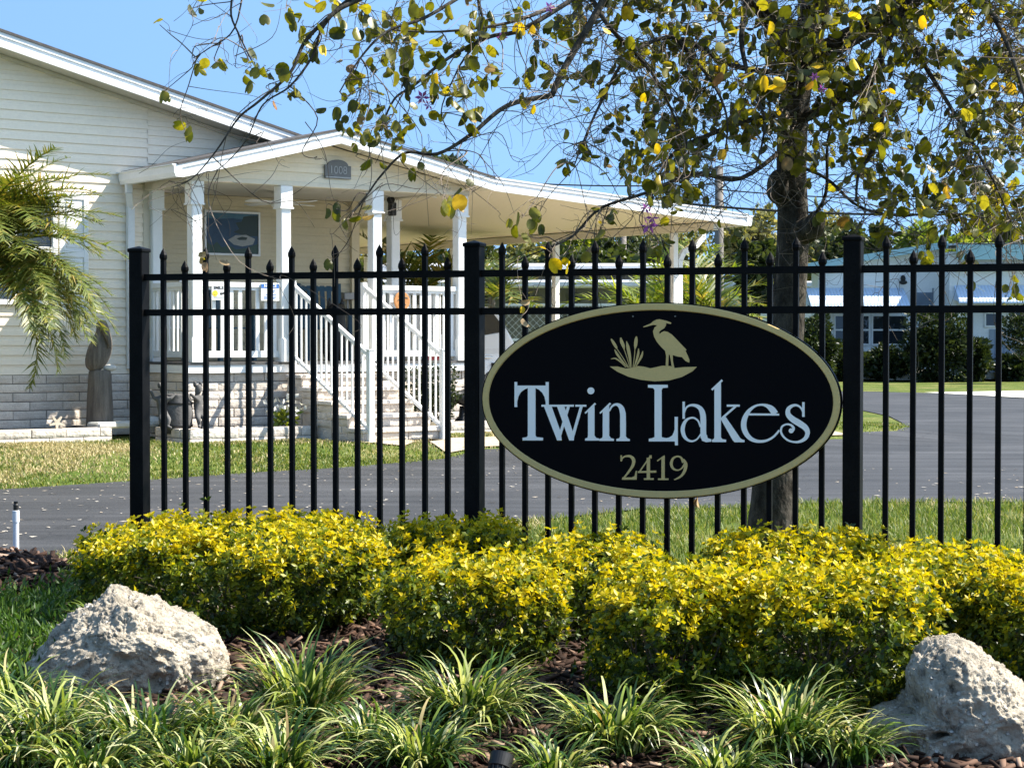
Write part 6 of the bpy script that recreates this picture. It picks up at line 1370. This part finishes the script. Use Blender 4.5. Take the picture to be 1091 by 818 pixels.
def cluster(px, py, Y, R_, n, kind=None, s=1.0, from_limb=True):
    c = at(px, py, Y) - oto; a = near_limb(px, py)
    if (a - c).length > 1.3: a = a.lerp(c, 1 - 1.0/(a - c).length)
    path = twig(a, c + Vector((0, 0, -.02)), .0040, .0018, .10, r_.random() < .6)
    for k in range(n):
        e = at(px + r_.gauss(0, R_*.62), py + r_.gauss(0, R_*.62), Y + r_.gauss(0, .14)) - oto
        i = r_.randrange(len(path)//2, len(path)); st = path[i]
        if (e - st).length > .02: twig(st, e, .0018, .0009, .12, r_.random() < .6)
        put_leaf(e, kind, s)
EXP = [(205,5,8,3),(170,22,3,1),(206,64,11,5),(233,62,4,2),(175,93,5,2),(198,136,8,3),(268,66,14,6),(285,72,15,7),(311,93,10,4),(305,6,14,7),(331,26,10,5),(326,56,14,6),(347,40,11,5),(385,18,24,19),(420,34,24,20),(405,62,19,12),(440,55,20,15),(395,102,24,14),(374,122,16,10),(410,132,22,20),(434,96,14,9),(462,95,24,20),(486,92,24,18),(482,50,24,13),(510,40,20,12),(500,116,12,8),(530,80,8,5),(372,82,12,6),(343,165,7,2),(400,170,6,2),(446,174,6,2),(358,218,9,3),(374,226,11,4),(353,275,4,1),(476,212,10,4),(502,203,10,4),(556,228,11,5),(572,228,9,4),(560,247,2,1),(522,72,9,5),(548,8,16,9),(575,40,12,6),(510,8,18,9),(450,-8,24,14),(350,-5,20,10),(632,258,6,2),(642,236,7,3),(655,228,7,3),(690,262,9,4),(702,252,9,3),(716,226,7,3),(768,230,6,2),(778,246,7,3),(745,240,5,2),(605,170,9,5),(620,158,10,5),(626,163,9,4),(590,75,14,6),(572,56,9,4),(598,22,12,6),(565,92,12,7),(552,18,12,6),(595,85,8,4)]
for px, py, R_, n in EXP: cluster(px, py, r_.uniform(8.9, 9.6) if px < 560 else r_.uniform(9.6, 10.1), R_, n)
# dense part of the crown
def dens(px, py):
    if px < 590: return 0
    d = 1.0
    lim = 175 + 55*math.exp(-((px - 715)/50)**2) + 70*sstep(880, 1000, px) + 15*math.exp(-((px-905)/30)**2)
    d *= 1 - sstep(lim - 45, lim + 15, py)
    d *= sstep(590, 680, px) * .75 + .25
    gap = math.exp(-((px - 990)/38)**2 - ((py - 115)/30)**2) + .8*math.exp(-((px - 650)/30)**2 - ((py - 95)/45)**2) + .9*math.exp(-((px - 590)/50)**2 - ((py - 190)/40)**2) + .6*math.exp(-((px - 800)/18)**2 - ((py - 195)/25)**2)
    return max(0, d - gap)
k = 0
while k < 560:
    px, py = r_.uniform(590, 1120), r_.uniform(-70, 285)
    if r_.random() > dens(px, py): continue
    if noise.noise(Vector((px*.018, py*.018, 2))) < -.22 and r_.random() < .75: continue
    cluster(px, py, r_.gauss(10.35, .42), r_.uniform(9, 19), r_.randrange(4, 8)); k += 1
for px, py, R_, n in [(985, 262, 10, 6), (1005, 240, 12, 9), (1020, 225, 12, 9), (1040, 212, 12, 9), (948, 248, 8, 6), (950, 215, 9, 6), (1062, 215, 14, 9), (1075, 230, 12, 8), (1030, 268, 8, 5), (1078, 300, 8, 4), (1072, 312, 6, 3), (905, 232, 6, 3), (868, 225, 5, 2), (1035, 296, 4, 2), (935, 205, 8, 5)]: cluster(px, py, r_.uniform(9.5, 10.2), R_, n)
# crown above the frame (it shades the ground)
for k in range(40): cluster(r_.uniform(560, 1150), r_.uniform(-260, -70), r_.gauss(10.6, .8), 22, 6)
# single bright yellow and dry leaves
for px, py in [(648, 90), (687, 97), (945, 98), (815, 78), (822, 82), (830, 88), (838, 86), (806, 76), (983, 14), (790, 30), (585, 274), (600, 272), (606, 282), (578, 262), (498, 120), (640, 28), (820, 20), (908, 60), (700, 150)]:
    e = at(px, py, 9.3 if px > 700 else 9.4) - oto; a = near_limb(px, py)
    if (a - e).length > .6: a = a.lerp(e, 1 - .5/(a - e).length)
    twig(a, e, .002, .001); put_leaf(e, 'yellow', 1.12)
for px, py, n in [(222, 272, 3), (226, 280, 2), (565, 325, 2), (560, 332, 1), (296, 110, 1), (366, 68, 2), (478, 12, 2), (552, 105, 2), (428, 158, 2), (572, 105, 1), (742, 536, 1), (700, 395, 0)]:
    for q in range(n): e = at(px + r_.gauss(0, 3), py + r_.gauss(0, 3), 9.25) - oto; a = near_limb(px, py); a = a.lerp(e, max(0, 1 - .75/max(.01, (a - e).length))) if (a - e).length > .75 else a; (twig(a, e, .002, .001) if py < 500 else None); (put_leaf(e, 'dry' if r_.random() < .5 else 'yellow', .72) if py < 500 else None)
# bare drooping twigs
def bare(n, x0, x1, y0, y1, Y0, Y1, L=(.35, .9), cond=None):
    for k in range(n):
        px, py = r_.uniform(x0, x1), r_.uniform(y0, y1)
        if cond and not cond(px, py): continue
        a = near_limb(px, py, 10); az = r_.uniform(0, 6.283); l_ = r_.uniform(*L); e = a + Vector((math.cos(az)*l_*.7, math.sin(az)*l_*.5, r_.gauss(-.30, .35)*l_)); path = twig(a, e, .0034, .0009, .17, r_.random() < .45)
        for m_ in range(r_.randrange(1, 4)):
            s = path[r_.randrange(3, len(path) - 1)]; e2 = s + Vector((r_.gauss(0, .16), r_.gauss(0, .12), r_.gauss(-.04, .14))); twig(s, e2, .0018, .0007, .2, r_.random() < .45)
bare(45, 190, 600, -20, 240, 9, 9.5, (.25, .7)); bare(430, 590, 1110, -50, 270, 9.8, 10.6, (.3, .95))
for (pts, r0) in [([(325, 130), (345, 160), (352, 200), (356, 214)], .003), ([(222, 185), (222, 230), (223, 268)], .002), ([(392, 150), (396, 185), (388, 215), (362, 235), (372, 262), (353, 272)], .003), ([(405, 150), (412, 190), (420, 205), (440, 185)], .003), ([(470, 165), (486, 190), (500, 205)], .003), ([(510, 165), (535, 195), (548, 228)], .003), ([(430, 60), (426, 120), (424, 200)], .002), ([(512, 0), (508, 80), (505, 170), (502, 250)], .0025), ([(640, 222), (620, 262), (612, 282)], .003), ([(555, 10), (548, 60), (560, 110), (600, 160), (640, 172)], .003), ([(185, 23), (195, 15), (207, 2)], .0016), ([(178, 32), (215, 42), (248, 38), (268, 25)], .0022), ([(200, 92), (225, 96), (268, 102), (300, 112)], .0025), ([(148, 185), (162, 176), (180, 158), (200, 150)], .0015), ([(250, 60), (290, 40), (300, 5)], .003), ([(248, 70), (240, 60), (234, 15)], .002)]:
    path = smooth([at(x, y, 9.1) - oto for x, y in pts], 5); TW.tube(path, [r0 + (.0009 - r0)*i/(len(path)-1) for i in range(len(path))], 4)
tw = TW.build('twigs', M['twig'], OT, False, False); tw['kind'] = 'stuff'; tw2 = TWD.build('twigs', M['dark_twig'], OT, False, False); tw2['kind'] = 'stuff'
def bilobed(items, name, mat):
    """two rounded lobes folded along the midrib, notched at the tip"""
    prof = [(0, .0), (.06, .26), (.28, .44), (.58, .46), (.84, .36), (1.0, .17)]
    V = []; F_ = []
    for p, d, L, fold, roll in items:
        d = Vector(d).normalized(); s = d.cross(Vector((r_.gauss(0, .4), r_.gauss(0, .4), 1))).normalized(); nn = s.cross(d); s2 = s*math.cos(roll) + nn*math.sin(roll); n2 = d.cross(s2); o = len(V); curl = r_.uniform(-.12, .18)
        q = Vector(p) + d*.012
        for (t, _) in prof: V.append(tuple(q + d*L*min(t, .86) + n2*curl*L*t*t))
        for sg in (-1, 1):
            for (t, w2) in prof: V.append(tuple(q + d*L*t + s2*sg*w2*L*math.cos(fold*.9) + n2*(w2*L*math.sin(fold*.9) + curl*L*t*t)))
        m = len(prof)
        for i in range(m-1): F_ += [(o+i, o+i+1, o+m+i+1, o+m+i), (o+i+1, o+i, o+2*m+i, o+2*m+i+1)]
    x = np_mesh(name, V, F_, M[mat], None, OT, True); x['kind'] = 'stuff'; return x
bilobed(leaves, 'leaves', 'orchid_leaf'); bilobed(yellow, 'yellow_leaves', 'yellow_leaf'); bilobed(dry, 'dry_leaves', 'dry_leaf')
for px, py, s in [(691, 240, 1.0), (695, 232, .7), (688, 222, .6), (428, 33, .6), (450, 104, .8), (457, 112, .6), (535, 40, .6), (868, 82, .5), (876, 95, .5), (585, 8, .6)]:
    V, F_ = leaf_cards(np.array([tuple(at(px, py, 9.35) - oto)]*6), np.array([(math.cos(a), .4*math.sin(3*a), math.sin(a)) for a in np.linspace(0, 5.2, 6)]), .05*s, .022*s); fl_ = np_mesh('flower', V, F_, M['purple_petal'], None, OT); bm_ = bmesh.new(); bm_.from_mesh(fl_.data); bmesh.ops.remove_doubles(bm_, verts=bm_.verts, dist=1e-5); bm_.to_mesh(fl_.data); bm_.free()
# curled brown leaf caught under the sign
p = at(743, 537, 9.24); t = empty('dead_leaf', p); tag(t, 'curled brown leaf caught under the lower edge of the sign', 'leaf')
V, F_ = leaf_cards(np.array([(0, 0, .035), (.003, .001, .035)]), np.array([(.2, .1, -1), (-.1, .0, -1)]), .06, .045, .7); np_mesh('blade', V, F_, M['dry_leaf'], None, t)
